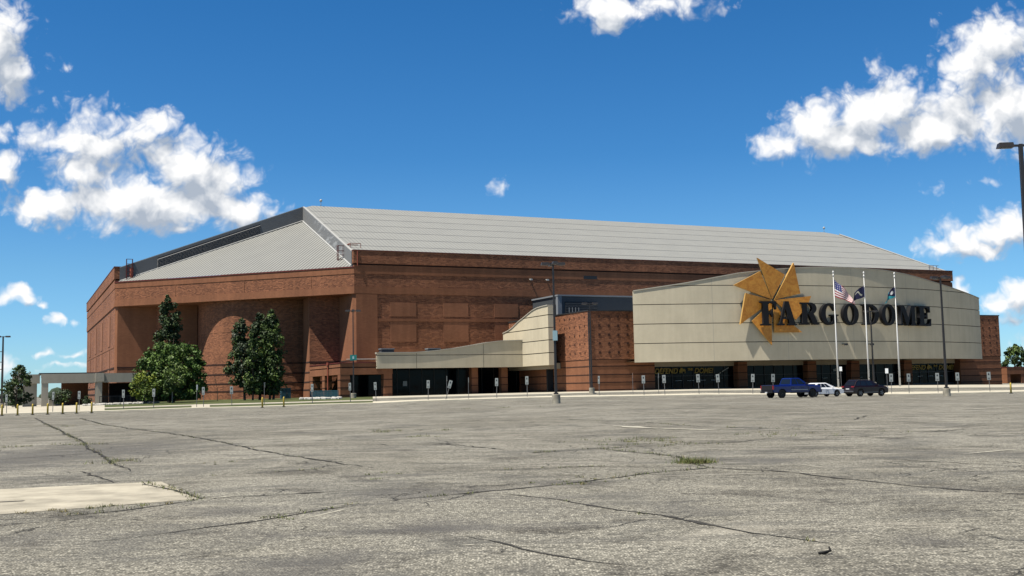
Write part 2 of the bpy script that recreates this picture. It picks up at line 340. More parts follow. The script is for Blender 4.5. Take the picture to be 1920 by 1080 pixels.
M['flag_navy']=mat('flag_navy',color=(.012,.014,.055),rough=.8); M['flag_white']=mat('flag_white',color=(1.0,.98,.95),rough=.8)
M['flag_red']=mat('flag_red',color=(.42,.02,.04),rough=.8); M['flag_blue']=mat('flag_blue',color=(.04,.05,.22),rough=.8)
M['flag_teal']=mat('flag_teal',color=(.02,.30,.36),rough=.8); M['flag_pale']=mat('flag_pale',color=(.45,.45,.36),rough=.8)
M['far_trees']=mat('far_trees',mottled((.05,.075,.045),.3,.05),rough=1)
M['building_far']=mat('far_building',color=(.30,.32,.33),rough=.9)

# ---------------------------------------------------------------- mesh helpers
class MB:
    def __init__(s): s.v=[]; s.f=[]; s.m=[]
    def poly(s,pts,m=0):
        i=len(s.v); s.v+= [tuple(p) for p in pts]; s.f.append(tuple(range(i,i+len(pts)))); s.m.append(m)
    def box(s,x0,x1,y0,y1,z0,z1,m=0,T=None):
        P=[(x0,y0,z0),(x1,y0,z0),(x1,y1,z0),(x0,y1,z0),(x0,y0,z1),(x1,y0,z1),(x1,y1,z1),(x0,y1,z1)]
        if T: P=[T(p) for p in P]
        i=len(s.v); s.v+=[tuple(p) for p in P]
        for q in ((0,3,2,1),(4,5,6,7),(0,1,5,4),(1,2,6,5),(2,3,7,6),(3,0,4,7)): s.f.append(tuple(i+k for k in q)); s.m.append(m)
    def prism(s,plan,z0,z1,ms=0,cap=0,top=True,bottom=True):
        n=len(plan); i=len(s.v)
        s.v+=[(p[0],p[1],z0) for p in plan]+[(p[0],p[1],z1) for p in plan]
        for k in range(n):
            s.f.append((i+k,i+(k+1)%n,i+n+(k+1)%n,i+n+k)); s.m.append(ms[k] if isinstance(ms,(list,tuple)) else ms)
        if top: s.f.append(tuple(i+n+k for k in range(n))); s.m.append(cap)
        if bottom: s.f.append(tuple(i+k for k in reversed(range(n)))); s.m.append(cap)
    def tube(s,pts,rad,n=8,m=0,cap=True):
        pts=[Vector(p) for p in pts]
        if not isinstance(rad,(list,tuple)): rad=[rad]*len(pts)
        i0=len(s.v)
        for k,p in enumerate(pts):
            d=(pts[min(k+1,len(pts)-1)]-pts[max(k-1,0)]).normalized()
            a=d.orthogonal().normalized() if abs(d.z)<.95 else Vector((1,0,0)); a=(a-d*a.dot(d)).normalized(); b=d.cross(a)
            for j in range(n):
                t=2*math.pi*j/n; s.v.append(tuple(p+(a*math.cos(t)+b*math.sin(t))*rad[k]))
        for k in range(len(pts)-1):
            for j in range(n):
                a=i0+k*n+j; b=i0+k*n+(j+1)%n; s.f.append((a,b,b+n,a+n)); s.m.append(m)
        if cap:
            s.f.append(tuple(i0+j for j in reversed(range(n)))); s.m.append(m)
            e=i0+(len(pts)-1)*n; s.f.append(tuple(e+j for j in range(n))); s.m.append(m)
    def lathe(s,prof,n=16,m=0,c=(0,0),ax='z'):
        i0=len(s.v)
        for (rr,z) in prof:
            for j in range(n):
                t=2*math.pi*j/n; x,y=rr*math.cos(t),rr*math.sin(t)
                s.v.append((c[0]+x,c[1]+y,z) if ax=='z' else (c[0]+x,z,c[1]+y))
        for k in range(len(prof)-1):
            for j in range(n):
                a=i0+k*n+j; b=i0+k*n+(j+1)%n; s.f.append((a,b,b+n,a+n) if ax=='z' else (a,a+n,b+n,b)); s.m.append(m)
    def build(s,name,mats,parent=None,smooth=False,bevel=0,fixn=True):
        me=bpy.data.meshes.new(name); me.from_pydata(s.v,[],s.f)
        if not isinstance(mats,(list,tuple)): mats=[mats]
        for k in mats: me.materials.append(M[k] if isinstance(k,str) else k)
        for p,k in zip(me.polygons,s.m): p.material_index=k; p.use_smooth=smooth
        if fixn:
            bm=bmesh.new(); bm.from_mesh(me); bmesh.ops.recalc_face_normals(bm,faces=bm.faces); bm.to_mesh(me); bm.free()
        me.update()
        o=bpy.data.objects.new(name,me); C.objects.link(o)
        if parent: o.parent=parent
        if bevel:
            b=o.modifiers.new('bevel','BEVEL'); b.width=bevel; b.segments=2; b.limit_method='ANGLE'
        return o
def tag(o,label=None,cat=None,group=None,kind=None):
    if label: o['label']=label
    if cat: o['category']=cat
    if group: o['group']=group
    if kind: o['kind']=kind
    return o
def empty(name,loc=(0,0,0),rz=0,label=None,cat=None,group=None):
    o=bpy.data.objects.new(name,None); C.objects.link(o); o.location=loc; o.rotation_euler=(0,0,rz); o.empty_display_size=.5
    return tag(o,label,cat,group)
def clone(o,parent=None):
    c=o.copy(); C.objects.link(c)
    if parent is not None: c.parent=parent
    for ch in list(o.children): clone(ch,c)
    return c
def copy_thing(o,loc,rz=None,label=None):
    kids=list(o.children)
    c=o.copy(); C.objects.link(c); c.location=loc
    if rz is not None: c.rotation_euler=(0,0,rz)
    if label: c['label']=label
    for ch in kids: clone(ch,c)
    return c
def text_mesh(body,size,depth,shear=0,bold=0.0):
    cu=bpy.data.curves.new('t','FONT'); cu.body=body; cu.size=size; cu.extrude=depth; cu.shear=shear; cu.offset=bold
    o=bpy.data.objects.new('t',cu); C.objects.link(o); dg=bpy.context.evaluated_depsgraph_get(); dg.update()
    me=bpy.data.meshes.new_from_object(o.evaluated_get(dg)); bpy.data.objects.remove(o); return me
def outline_mesh(loops,depth,bevel=0):
    cu=bpy.data.curves.new('c','CURVE'); cu.dimensions='2D'; cu.fill_mode='BOTH'; cu.extrude=depth; cu.bevel_depth=bevel
    for L_ in loops:
        sp=cu.splines.new('POLY'); sp.points.add(len(L_)-1); sp.use_cyclic_u=True
        for q,p in zip(sp.points,L_): q.co=(p[0],p[1],0,1)
    o=bpy.data.objects.new('c',cu); C.objects.link(o); dg=bpy.context.evaluated_depsgraph_get(); dg.update()
    me=bpy.data.meshes.new_from_object(o.evaluated_get(dg)); bpy.data.objects.remove(o); return me

# ---------------------------------------------------------------- terrain
KA=[(-400,-.45),(0,-.40),(225,-.28),(375,-.16),(450,-.17),(540,-.11),(602,-.06),(715,-.02),(790,.13),(990,.25),(1120,.22),(1200,.19),(1312,.20),(1540,-.06),(1700,-.22),(1852,-.19),(2400,-.2)]
KB=[(-400,-.1),(0,-.1),(85,0),(230,.17),(420,.33),(640,.42),(1000,.53),(1107,.6),(1300,.6),(1500,.46),(1700,.5),(1880,.23),(2400,.1)]
def interp(T,x):
    if x<=T[0][0]: return T[0][1]
    for (a,b),(c,d) in zip(T,T[1:]):
        if x<=c: return b+(d-b)*(x-a)/(c-a)
    return T[-1][1]
def G(x,y):
    bx=960+FPX*x/max(y,60.)
    A=interp(KA,bx); B=interp(KB,bx)
    if y<=45: return 0.
    if y<=125: return A*(y-45)/80
    if y<=145: return A+(B-A)*(y-125)/20
    if y<=400: return B
    return B*max(0,1-(y-400)/400)
def bear(px,y): return (px-960)/FPX*y     # bearing measured on the photograph -> metres across at distance y
mb=MB()
xs=[-6000,-2500,-1000,-500,-300]+list(range(-200,201,5))+[300,500,1000,2500,6000]
ys=[-300,-60,0,15,30,45]+list(range(50,201,5))+[220,260,320,400,500,800,1500,4000,9000]
idx={}
for j,y in enumerate(ys):
    for i,x in enumerate(xs): idx[i,j]=len(mb.v); mb.v.append((x,y,G(x,y)))
for j in range(len(ys)-1):
    for i in range(len(xs)-1): mb.f.append((idx[i,j],idx[i+1,j],idx[i+1,j+1],idx[i,j+1])); mb.m.append(0)
# long tar cracks that run across the lot (photo-measured lines, laid on the ground)
CR=[[(65,780),(100,800),(130,818),(155,832),(185,850),(215,868),(243,884)],
 [(150,781),(195,795),(240,803),(320,813),(420,830),(500,847),(570,858),(640,870),(700,878)],
 [(375,937),(520,928),(640,921),(735,917)],[(165,1017),(300,1002),(430,985),(550,965),(660,947)],
 [(700,942),(830,930),(960,918),(1110,902),(1240,885),(1300,880),(1330,877),(1460,885),(1610,900),(1670,907),(1710,912),(1835,922),(1920,929),(2000,936)],
 [(960,927),(1060,940),(1160,957),(1280,975),(1410,1000),(1460,1007),(1560,1020)],
 [(1125,842),(1210,850),(1270,857),(1300,871),(1330,877)],[(800,884),(960,880),(1110,875),(1240,876),(1310,874)],
 [(830,860),(960,852),(1110,842),(1260,835),(1385,829),(1460,820)],[(1420,829),(1560,822),(1685,815),(1810,805),(1990,799)],
 [(1050,787),(1210,792),(1310,800),(1410,803),(1610,808),(1710,811)],[(1650,859),(1760,867),(1920,876),(1990,880)],
 [(877,1005),(960,1022),(1020,1037),(1090,1055),(1200,1064)],[(1600,788),(1625,780),(1650,778)],
 [(-30,864),(30,860),(200,848),(300,843)],[(695,832),(725,836)],[(410,892),(500,886),(600,880)],[(800,829),(960,845)],
 [(0,975),(120,968),(250,955),(372,938)],[(270,905),(340,922),(372,936)],[(150,885),(190,897),(210,906)]]
CRW=[]
for ci,c in enumerate(CR):
    P=[unproj(*p) for p in c]; Q=[]
    for a,b in zip(P,P[1:]):
        n=max(2,int((b-a).length/.22)); Q+= [a.lerp(b,k/n) for k in range(n)]
    Q.append(P[-1]); CRW.append(Q)
    rnd=random.Random(ci); wob=0; prev=None
    for k,q in enumerate(Q):
        d=(Q[min(k+1,len(Q)-1)]-Q[max(k-1,0)]).normalized(); nrm=Vector((-d.y,d.x,0))
        wob=wob*.82+rnd.gauss(0,.028)
        wd=(.006+.022*abs(rnd.gauss(0,.7))+ .007)*(1+ .010*q.length)*min(1,.25+k*.1,.25+(len(Q)-1-k)*.1)
        c0=q+nrm*wob; z=G(c0.x,c0.y)+.006+.0006*max(0,c0.y-15)
        a=(c0.x+nrm.x*wd,c0.y+nrm.y*wd,z); b=(c0.x-nrm.x*wd,c0.y-nrm.y*wd,z)
        if prev: mb.poly([prev[1],prev[0],a,b],1)
        prev=(a,b)
for (a,b,wd) in (((1800,852),(1915,842),.07),((1150,799),(1232,804),.45),((1240,804),(1345,807),.35),((1620,762),(1668,761),.12),((1560,879),(1500,871),.03),((560,975),(665,951),.035),((385,935),(450,929),.04),((1700,792),(1900,786),.12),((1790,768),(1915,762),.15),((600,952),(690,941),.04),((860,1021),(905,1023),.03)):
    a=unproj(*a); b=unproj(*b); d=(b-a).normalized(); nr=Vector((-d.y,d.x,0)); n_=max(6,int((b-a).length/.5)); rnd=random.Random(int(a.x*100)); pv=None
    for k in range(n_+1):
        q=a.lerp(b,k/n_); ww=wd*(.35+.65*rnd.random())*min(1,.2+k*.3,.2+(n_-k)*.3); z=G(q.x,q.y)+.004+.0006*max(0,q.y-15)
        c=((q+nr*ww).to_tuple()[:2]+(z,),(q-nr*ww).to_tuple()[:2]+(z,))
        if pv: mb.poly([pv[1],pv[0],c[0],c[1]],2)
        pv=c
ground=mb.build('ground',['asphalt','crack','worn_paint'],fixn=False); tag(ground,kind='structure')
# weathered concrete slab set in the lot
mb=MB(); pts=[unproj(-260,930),unproj(302,903),unproj(372,936),unproj(-260,985)]
mb.poly([(p.x,p.y,.004) for p in pts],0)
a=unproj(-20,943); b=unproj(44,940)
mb.poly([(a.x,a.y-.06,.008),(b.x,b.y-.05,.008),(b.x,b.y+.07,.008),(a.x,a.y+.06,.008)],1)
slab=mb.build('concrete_slab',['concrete','crack'],fixn=False); tag(slab,kind='structure')
def strip(name,px0,px1,y0,y1,zo,matn,th=.3,nx=60,edge=None):
    mb=MB(); ny=max(2,int(abs((y1 if not callable(y1) else 175)-y0)/2.5)); g={}
    for i in range(nx+1):
        p=px0+(px1-px0)*i/nx
        for j in range(ny+1):
            ya=y0(p) if callable(y0) else y0; yb=y1(p) if callable(y1) else y1
            y=ya+(yb-ya)*j/ny; x=bear(p,y); g[i,j]=len(mb.v); mb.v.append((x,y,G(x,y)+zo))
    for i in range(nx):
        for j in range(ny): mb.f.append((g[i,j],g[i+1,j],g[i+1,j+1],g[i,j+1])); mb.m.append(0)
    def wall(a,b):
        va,vb=mb.v[a],mb.v[b]; mb.poly([va,vb,(vb[0],vb[1],vb[2]-th),(va[0],va[1],va[2]-th)],0)
    for i in range(nx): wall(g[i+1,0],g[i,0]); wall(g[i,ny],g[i+1,ny])
    for j in range(ny): wall(g[0,j],g[0,j+1]); wall(g[nx,j+1],g[nx,j])
    o=mb.build(name,[matn],fixn=False); tag(o,kind='structure'); return o
strip('kerb',-300,700,124.4,126.6,.13,'kerb')
strip('pavement',-300,200,126.6,150,.12,'sidewalk')
strip('grass_verge',200,362,126.6,131.5,.12,'lawn'); strip('grass_verge',396,700,126.6,132,.12,'lawn')
strip('pavement',362,396,126.6,134,.12,'sidewalk',nx=6)
strip('pavement',200,700,134,137,.12,'sidewalk'); 
strip('lawn',200,700,137,196,.13,'lawn')
strip('kerb',700,2300,124.4,130.2,.13,'kerb',nx=116)
strip('pavement',700,2300,141,182,.15,'sidewalk',nx=120)
strip('pavement',-300,200,150,200,.05,'sidewalk')
# tree line far away
mb=MB(); rnd=random.Random(3)
for k in range(260):
    x=-1100+2200*k/260+rnd.uniform(-3,3); y=950+rnd.uniform(-20,20); hgt=rnd.uniform(5,11); rad=rnd.uniform(6,10)
    mb.lathe([(.01,0),(rad,.5),(rad*.95,hgt*.5),(rad*.6,hgt*.85),(.01,hgt)],7,0,(x,y))
tag(mb.build('distant_tree_line',['far_trees'],fixn=False),'low dark line of trees along the horizon','trees',kind='stuff')

# ---------------------------------------------------------------- arena building
A0=R(24.5); P0=(-25.3,175.0)
UX,UY=math.cos(A0),math.sin(A0)
def W(a,b,z=0): return Vector((P0[0]+a*UX-b*UY,P0[1]+a*UY+b*UX,z))
arena=empty('arena_building',(P0[0],P0[1],0),A0,'huge red-brown brick arena with grey metal hip roof and curved cream entrance panel','arena')
LEN=131.3
def octa(i):   # plan inset by i
    k=i*.4142
    return [(k,i),(LEN-k,i),(LEN+34-i,34+k),(LEN+34-i,118-k),(LEN-k,152-i),(k,152-i),(-34+i,118-k),(-34+i,34+k)]
def cw(s,w_): # chamfer coords: s along from P2 to P0 (48.08 long), w_ outwards
    q=.70711; return (-34+s*q - w_*q*1.0, 34-s*q - w_*q)
# zigzag recess of the corner wall
zig=[(47.6,-.25),(42.7,-4.6),(38.6,-1.9),(34.9,-6.0)]
Rr=13.9; cy=-1.0-Rr
drum=[]
ang=math.asin(10.9/Rr)
for k in range(25):
    t=ang-2*ang*k/24; drum.append((24.04+Rr*math.sin(t),cy+Rr*math.cos(t)))
zigl=[(13.2,-6.0),(9.5,-1.9),(5.4,-4.6),(.5,-.25)]
plan=[(LEN-.1,.12),(LEN+33.8,34.2),(LEN+33.8,118),(LEN,151.8),(0,151.8),(-33.85,118),(-33.85,34.35)]
loc=[cw(*p) for p in zigl[::-1]]+[cw(*p) for p in drum[::-1]]+[cw(*p) for p in zig[::-1]]
# order: going from P2 (s=0) to P0 (s=48)
full=plan+loc[:]+[(.3,.12)]
n=len(full); ms=[0]*n
ip=len(plan)
ms[n-1]=1             # front wall field, rough
ms[ip-2]=1            # left face
for k in range(ip-1,n-1): ms[k]=1
ms[ip-1]=0; ms[ip]=0; ms[n-2]=0; ms[n-3]=0; ms[n-5]=0; ms[ip+2]=0
mb=MB(); mb.prism(full,-1.0,17.25,ms,0,top=False,bottom=False)
mb.prism(full,-1.0,17.24,0,0,True,False) if False else None
body=mb.build('brick_wall',['brick_smooth','brick_rough'],arena)
# stacked bands
mb=MB()
mb.prism(octa(0),17.25,18.4,0,0); mb.prism(octa(.06),18.4,20.5,1,0); mb.prism(octa(0),20.5,21.5,0,0)
mb.build('cornice_band',['brick_smooth','brick_rough'],arena)
mb=MB()   # thin light movement joint lines on the corner band
for s_ in (13,27,40): 
    a=cw(s_,-.03); b=cw(s_+.08,-.03); c=cw(s_+.08,.0); d=cw(s_,.0)
    mb.prism([a,b,c,d],18.42,20.48,0)
mb.build('movement_joint',['brick_inset'],arena)
mb=MB(); mb.prism([cw(0,.08),cw(48.08,.08),cw(48.08,-.4),cw(0,-.4)],21.5,21.66,0)
mb.build('corner_coping',['coping'],arena)
mb=MB(); mb.prism([(LEN,0.02),(LEN+34,34),(LEN+33.6,34.4),(LEN-.3,.4)],21.5,21.66,0)
mb.build('corner_coping',['coping'],arena)
def parapet(plans,name):
    mb=MB()
    for pl in plans:
        def ins(d):  # shrink rectangle
            x0,x1,y0,y1=pl; return (x0+d,x1-d,y0+d,y1-d)
        x0,x1,y0,y1=pl
        mb.box(x0+.02,x1-.02,y0+.02,y1-.02,21.5,21.95,0); mb.box(x0+.2,x1-.2,y0+.2,y1-.2,21.95,22.2,2)
        mb.box(x0-.1,x1+.1,y0-.1,y1+.1,22.2,24.3,1); mb.box(x0-.16,x1+.16,y0-.16,y1+.16,24.3,24.42,3)
    mb.build(name,['brick_smooth','brick_rough','brick_dark','coping'],arena)
parapet([(0,LEN,0,.7)],'parapet'); parapet([(0,.7,.95,6.7)],'parapet'); parapet([(LEN-.7,LEN,.95,6.7)],'parapet')
parapet([(-34,-33.3,34,118)],'parapet'); parapet([(-33.05,-29.9,34,34.7)],'parapet')
# upper flat-roof corner pieces behind the parapet returns
# front wall relief: pilaster, bands, groove lines, insets
mb=MB()
mb.box(.3,3.9,-.02,.4,-1,17.15,0)
mb.box(3.9,LEN-.3,.02,.4,12.75,13.25,0)
mb.box(.3,LEN-.3,.05,.4,-1,8.2,0)
mb.build('wall_band',['brick_smooth'],arena)
for k in range(9):
    a=6.1+9.35*k
    for z0,z1 in ((13.6,15.9),(9.4,12.7)):
        mb=MB(); mb.box(a,a+4.5,.06,.4,z0,z1,0); mb.build('inset_panel',['brick_inset'],arena)
for q in (47,66.9,84.7,105):
    for z0,z1 in ((10.6,16.2),(3.6,9.8)):
        mb=MB(); mb.box(-33.93,-33.4,q-2.2,q+2.2,z0,z1,0); mb.build('inset_panel',['brick_inset'],arena)
mb=MB(); mb.box(-33.9,-33.4,36,117,10.0,10.4,0); mb.build('wall_band',['brick_smooth'],arena)
# striped smooth base of corner drum and piers: dark grooves following the wall
mb=MB()
for z in (6.3,4.6,3.0,1.7):
    for a,b in zip(loc,loc[1:]):
        dx,dy=b[0]-a[0],b[1]-a[1]; L_=math.hypot(dx,dy); nx_,ny_=dy/L_*.04,-dx/L_*.04
        nx_,ny_=-abs(nx_) if True else nx_,-abs(ny_)
        mb.prism([(a[0]+nx_,a[1]+ny_),(b[0]+nx_,b[1]+ny_),(b[0]-nx_,b[1]-ny_),(a[0]-nx_,a[1]-ny_)],z,z+.22,0)
    mb.box(-33.97,-33.6,34.6,117,z,z+.2,0)
mb.build('base_groove',['brick_dark'],arena)
mb=MB()
for a,b in zip(loc[4:-4],loc[5:-3]):
    mb.prism([(a[0]-.02,a[1]-.02),(b[0]-.02,b[1]-.02),(b[0]+.1,b[1]+.1),(a[0]+.1,a[1]+.1)],11.9,12.05,0)
mb.build('movement_joint',['brick_inset'],arena)
# vents and light fixtures on the upper wall
mb=MB(); mb.box(42.3,45.0,-.04,.3,20.6,21.15,0); mb.build('wall_vent',['louvre'],arena)
for a in (31.5,34.7):
    mb=MB(); mb.box(a,a+.3,-.55,.1,20.2,20.35,0); mb.box(a-.05,a+.35,-.7,-.5,20.05,20.3,0); mb.build('wall_light',['trim_white'],arena)
# downpipe on the front corner
mb=MB(); mb.tube([(.55,-.16,21.8),(.55,-.16,24.2)],.07,6); mb.build('downpipe',['pipe_red'],arena)
mb=MB(); mb.tube([(-31.2,33.75,21.7),(-31.2,33.75,24.1)],.3,10); mb.build('roof_pipe',['pipe_red'],arena)
# --- roof
ze=24.05; zq=36.75; k_=(zq-ze)/33.4; zr=zq+2.3*k_
def zroof(v): return ze+(v-.6)*k_
roof=MB()
roof.poly([(0,.6,ze),(LEN,.6,ze),(LEN,34,zq),(LEN-2.3,36.3,zr),(2.3,36.3,zr),(0,34,zq)],0)
roof.poly([(-33.4,118,ze),(-33.4,34,ze),(0,34,zq),(2.3,36.3,zr),(2.3,115.7,zr),(0,118,zq)],1)
roof.poly([(LEN+33.4,34,ze),(LEN+33.4,118,ze),(LEN,118,zq),(LEN-2.3,115.7,zr),(LEN-2.3,36.3,zr),(LEN,34,zq)],1)
roof.poly([(LEN,151.4,ze),(0,151.4,ze),(0,118,zq),(2.3,115.7,zr),(LEN-2.3,115.7,zr),(LEN,118,zq)],0)
roof.poly([(2.3,36.3,zr),(LEN-2.3,36.3,zr),(LEN-2.3,115.7,zr),(2.3,115.7,zr)],0)
rf=roof.build('roof',['roof_front','roof_side'],arena,fixn=False)
def fascia(p,q,za,zb,m,nm='roof_fascia'):
    mb=MB(); d=Vector((q[0]-p[0],q[1]-p[1])).normalized(); nx_,ny_=-d.y*.18,d.x*.18
    P=[(p[0]-nx_,p[1]-ny_),(q[0]-nx_,q[1]-ny_),(q[0]+nx_,q[1]+ny_),(p[0]+nx_,p[1]+ny_)]
    zt=[za+.12,zb+.12,zb+.12,za+.12]; v=[(a,b,c-3.0) for (a,b),c in zip(P,zt)]+[(a,b,c) for (a,b),c in zip(P,zt)]
    i=len(mb.v); mb.v+=v
    for qq in ((0,3,2,1),(4,5,6,7),(0,1,5,4),(1,2,6,5),(2,3,7,6),(3,0,4,7)): mb.f.append(tuple(i+k for k in qq)); mb.m.append(0)
    o=mb.build(nm,[m],rf)
    mb=MB(); v=[(a,b,c+.0) for (a,b),c in zip(P,zt)]+[(a,b,c+.13) for (a,b),c in zip(P,zt)]
    mb.v+=v
    for qq in ((4,5,6,7),(0,1,5,4),(1,2,6,5),(2,3,7,6),(3,0,4,7)): mb.f.append(qq); mb.m.append(0)
    mb.build('edge_trim',['trim_white'],rf)
    return o
fascia((-33.2,34),(-.19,34),ze,zq-.07,'fascia'); fascia((0,.8),(0,33.8),ze,zq-.07,'fascia_weathered')
fascia((LEN,.8),(LEN,33.8),ze,zq,'fascia'); fascia((LEN+.2,34),(LEN+33.2,34),zq,ze,'fascia')
# louvre bank in the dark fascia
mb=MB()
for k in range(9):
    t0,t1=-26.8,-8.3
    for (a,b) in ((t0,t1),):
        za=ze+(a+33.4)*k_; zb=ze+(b+33.4)*k_; o_=-.62-k*.24
        P=[(a,33.82,za+o_),(b,33.82,zb+o_),(b,33.7,zb+o_-.12),(a,33.7,za+o_-.12)]
        mb.poly(P,1); mb.poly([(a,33.7,za+o_-.12),(b,33.7,zb+o_-.12),(b,33.7,zb+o_-.16),(a,33.7,za+o_-.16)],1)
a,b=t0,t1; za=ze+(a+33.4)*k_; zb=ze+(b+33.4)*k_
mb.poly([(a,33.81,za-.4),(b,33.81,zb-.4),(b,33.81,zb-2.7),(a,33.81,za-2.7)],0)
mb.build('louvre',['louvre','louvre_slat'],rf,fixn=False)
# lower corner roofs
mb=MB()
mb.poly([(-.2,.45,21.72),(-.2,33.8,zq-2.75),(-33.5,33.8,21.72)],0)
mb.build('corner_roof',['roof_corner','roof_side'],rf,fixn=False)
mb=MB()
mb.poly([(LEN+.2,.45,21.72),(LEN+33.5,33.8,21.72),(LEN+.2,33.8,zq-2.75)],1)
mb.build('corner_roof',['roof_corner','roof_side'],rf,fixn=False)
mb=MB()
mb.tube([(-.2,.9,21.9),(-.2,33.7,zq-2.68)],.16,6); mb.tube([(-33.1,33.7,21.85),(-.3,33.7,zq-2.62)],.1,6)
mb.build('roof_flashing',['trim_white'],rf)
# ladder cages
def cage(a,b,z):
    mb=MB()
    for dx in (-.5,.5):
        mb.box(a+dx-.05,a+dx+.05,b-.4,b-.3,z-2.3,z+1.4,0); mb.box(a+dx-.05,a+dx+.05,b+.3,b+.4,z-2.3,z+1.4,0)
    for h in (-1.6,-.9,-.2,.5,1.35):
        mb.box(a-.55,a+.55,b-.42,b-.34,z+h,z+h+.09,0); mb.box(a-.55,a-.47,b-.4,b+.4,z+h,z+h+.09,0); mb.box(a+.47,a+.55,b-.4,b+.4,z+h,z+h+.09,0)
    mb.build('ladder_cage',['coping'],arena)
cage(-31.6,33.4,24.3); cage(-.65,5.6,24.3); 
mb=MB()
for a in (.4,2.2): 
    for b in (3.6,5.4): mb.box(a,a+.08,b,b+.08,24.4,26.0,0)
mb.box(.4,2.28,3.6,3.68,25.9,26,0); mb.box(.4,2.28,5.4,5.48,25.9,26,0); mb.box(.4,.48,3.6,5.5,25.9,26,0); mb.box(.4,2.28,3.6,3.68,25.1,25.2,0); mb.box(.4,.48,3.6,5.5,25.1,25.2,0)
mb.build('roof_guard_rail',['pipe_red'],arena)
mb=MB()
for a in (LEN-5,LEN-4,LEN-3):
    mb.box(a,a+.1,1.2,1.3,24.3,25.6,0)
mb.box(LEN-5.4,LEN-2.4,1.2,1.3,25.5,25.6,0); mb.box(LEN-5.4,LEN-2.4,1.2,1.3,25.0,25.1,0); mb.build('roof_guard_rail',['trim_white'],arena)
for a in (4.0,LEN-2.6):
    mb=MB(); mb.tube([(a,36.3,zr-.1),(a,36.3,zr+.9)],.06,6); mb.lathe([(.01,zr+.8),(.25,zr+.95),(.3,zr+1.1),(.2,zr+1.3),(.01,zr+1.4)],10,0,(a,36.3)); mb.build('roof_beacon',['trim_white'],arena,smooth=True)
# --- mechanical penthouse
mb=MB(); mb.box(32,76,-10,-.2,12.4,16.5,0); mb.box(31.8,76.2,-10.2,-.15,16.5,16.75,1); mb.box(31.85,32.6,-10.1,-9.4,12.4,16.5,1)
mech=mb.build('mechanical_penthouse',['mech','mech_light'],arena)
mb=MB(); mb.box(31.92,31.98,-9.2,-5.4,12.6,15.2,0)
for k in range(12): mb.box(31.82,31.93,-9.2,-5.4,12.75+k*.2,12.83+k*.2,1)
mb.build('louvre',['louvre','louvre_slat'],mech)
mb=MB(); mb.box(33.2,39.3,-10.08,-10.02,12.6,15.6,0)
for k in range(10): mb.box(33.3,39.2,-10.16,-10.07,12.8+k*.27,12.9+k*.27,1)
for k in range(4): mb.box(33.7+k*.6,33.76+k*.6,-10.6,-10.5,12.5,14.6,2)
mb.build('louvre',['louvre','louvre_slat','mech_light'],mech)
# --- entrance block
BX0,BX1,BV=27.3,111.3,-28.9
SF0,SF1=38.5,101.3
mb=MB()
mb.box(BX0,BX1,BV,-.3,5.45,12.6,0)                  # upper rough brick
mb.box(BX0+.05,SF0,BV+.05,-.3,-1,5.4,1); mb.box(SF1,BX1-.05,BV+.05,-.3,-1,5.4,1)
mb.box(SF0,SF1,BV+6,-.3,-1,5.4,2)
for (a,b) in ((BX0,SF0),(SF1,BX1)):
    mb.box(a+.1,b-.05,BV+.08,BV+.5,5.4,5.45,3)
eb=mb.build('entrance_block',['brick_rough','brick_smooth','interior_and_shade','brick_dark'],arena)
mb=MB()
for z in (5.36,4.35,3.1,1.95,.85):
    for (a,b) in ((BX0,SF0),(SF1,BX1)): mb.box(a+.02,b+.01,BV+.015,BV+.06,z,z+.13,0)
    mb.box(BX0+.015,BX0+.06,BV+.02,-4.6,z,z+.13,0)
mb.build('base_groove',['brick_dark'],eb)
mb=MB(); mb.box(BX0-.08,BX1+.08,BV-.08,-.3,12.6,12.78,0); mb.build('coping',['louvre'],eb)
_bx=MB.box
class SB:
    def box(s,*a):
        q_=MB(); q_.box(*a); q_.build('brick_stud',['brick_stud'],eb)
mb=SB()
for z in (11.8,10.45,9.1,7.8,6.45):
    for k in range(5): mb.box(28.9+1.6*k,29.26+1.6*k,BV-.04,BV+.05,z-.17,z+.17,0)
    for k in range(4): mb.box(105.4+1.6*k,105.76+1.6*k,BV-.04,BV+.05,z-.17,z+.17,0)
    for k in range(8): mb.box(BX0-.06,BX0+.05,BV+1.2+1.6*k,BV+1.42+1.6*k,z-.12,z+.12,0)
mb=MB(); mb.tube([(BX0-.1,BV-.1,-.5),(BX0-.1,BV-.1,12.5)],.09,6); mb.build('downpipe',['louvre'],eb)
# storefront
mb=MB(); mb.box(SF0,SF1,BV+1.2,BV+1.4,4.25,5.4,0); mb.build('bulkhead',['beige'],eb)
mb=MB(); mb.box(SF0+.02,SF1-.02,BV+1.5,BV+1.6,-.5,4.25,0); sf=mb.build('storefront_glass',['glass'],eb)
mb=MB()
a=SF0
while a<SF1: mb.box(a,a+.09,BV+1.38,BV+1.5,0,4.25,0); a+=1.95
mb.box(SF0,SF1,BV+1.39,BV+1.49,2.75,2.86,0); mb.box(SF0,SF1,BV+1.37,BV+1.5,.4,.9,0)
mb.build('window_mullion',['mullion'],sf)
for a,wd_,za,zb in [(q_,1.2,2.05,2.12) for q_ in (43,45.2,47.4,49.6,71.6,79,92.5,95,97.3)]+[(74.0,.7,3.2,3.55),(75.0,1.0,3.25,3.5)]:
    mb=MB(); mb.box(a,a+wd_,BV+1.33,BV+1.37,za,zb,0); mb.build('window_sticker',['banner_white'],sf)
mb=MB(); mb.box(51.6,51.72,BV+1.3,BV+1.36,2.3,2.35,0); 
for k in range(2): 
    P=[(50.2+k*1.5,BV+1.34,2.55+k*.75),(50.2+k*1.5+1.3,BV+1.34,2.55+k*.75+.62),(50.2+k*1.5+1.3,BV+1.34,2.55+k*.75+.76),(50.2+k*1.5,BV+1.34,2.55+k*.75+.14)]; mb.poly(P,0)
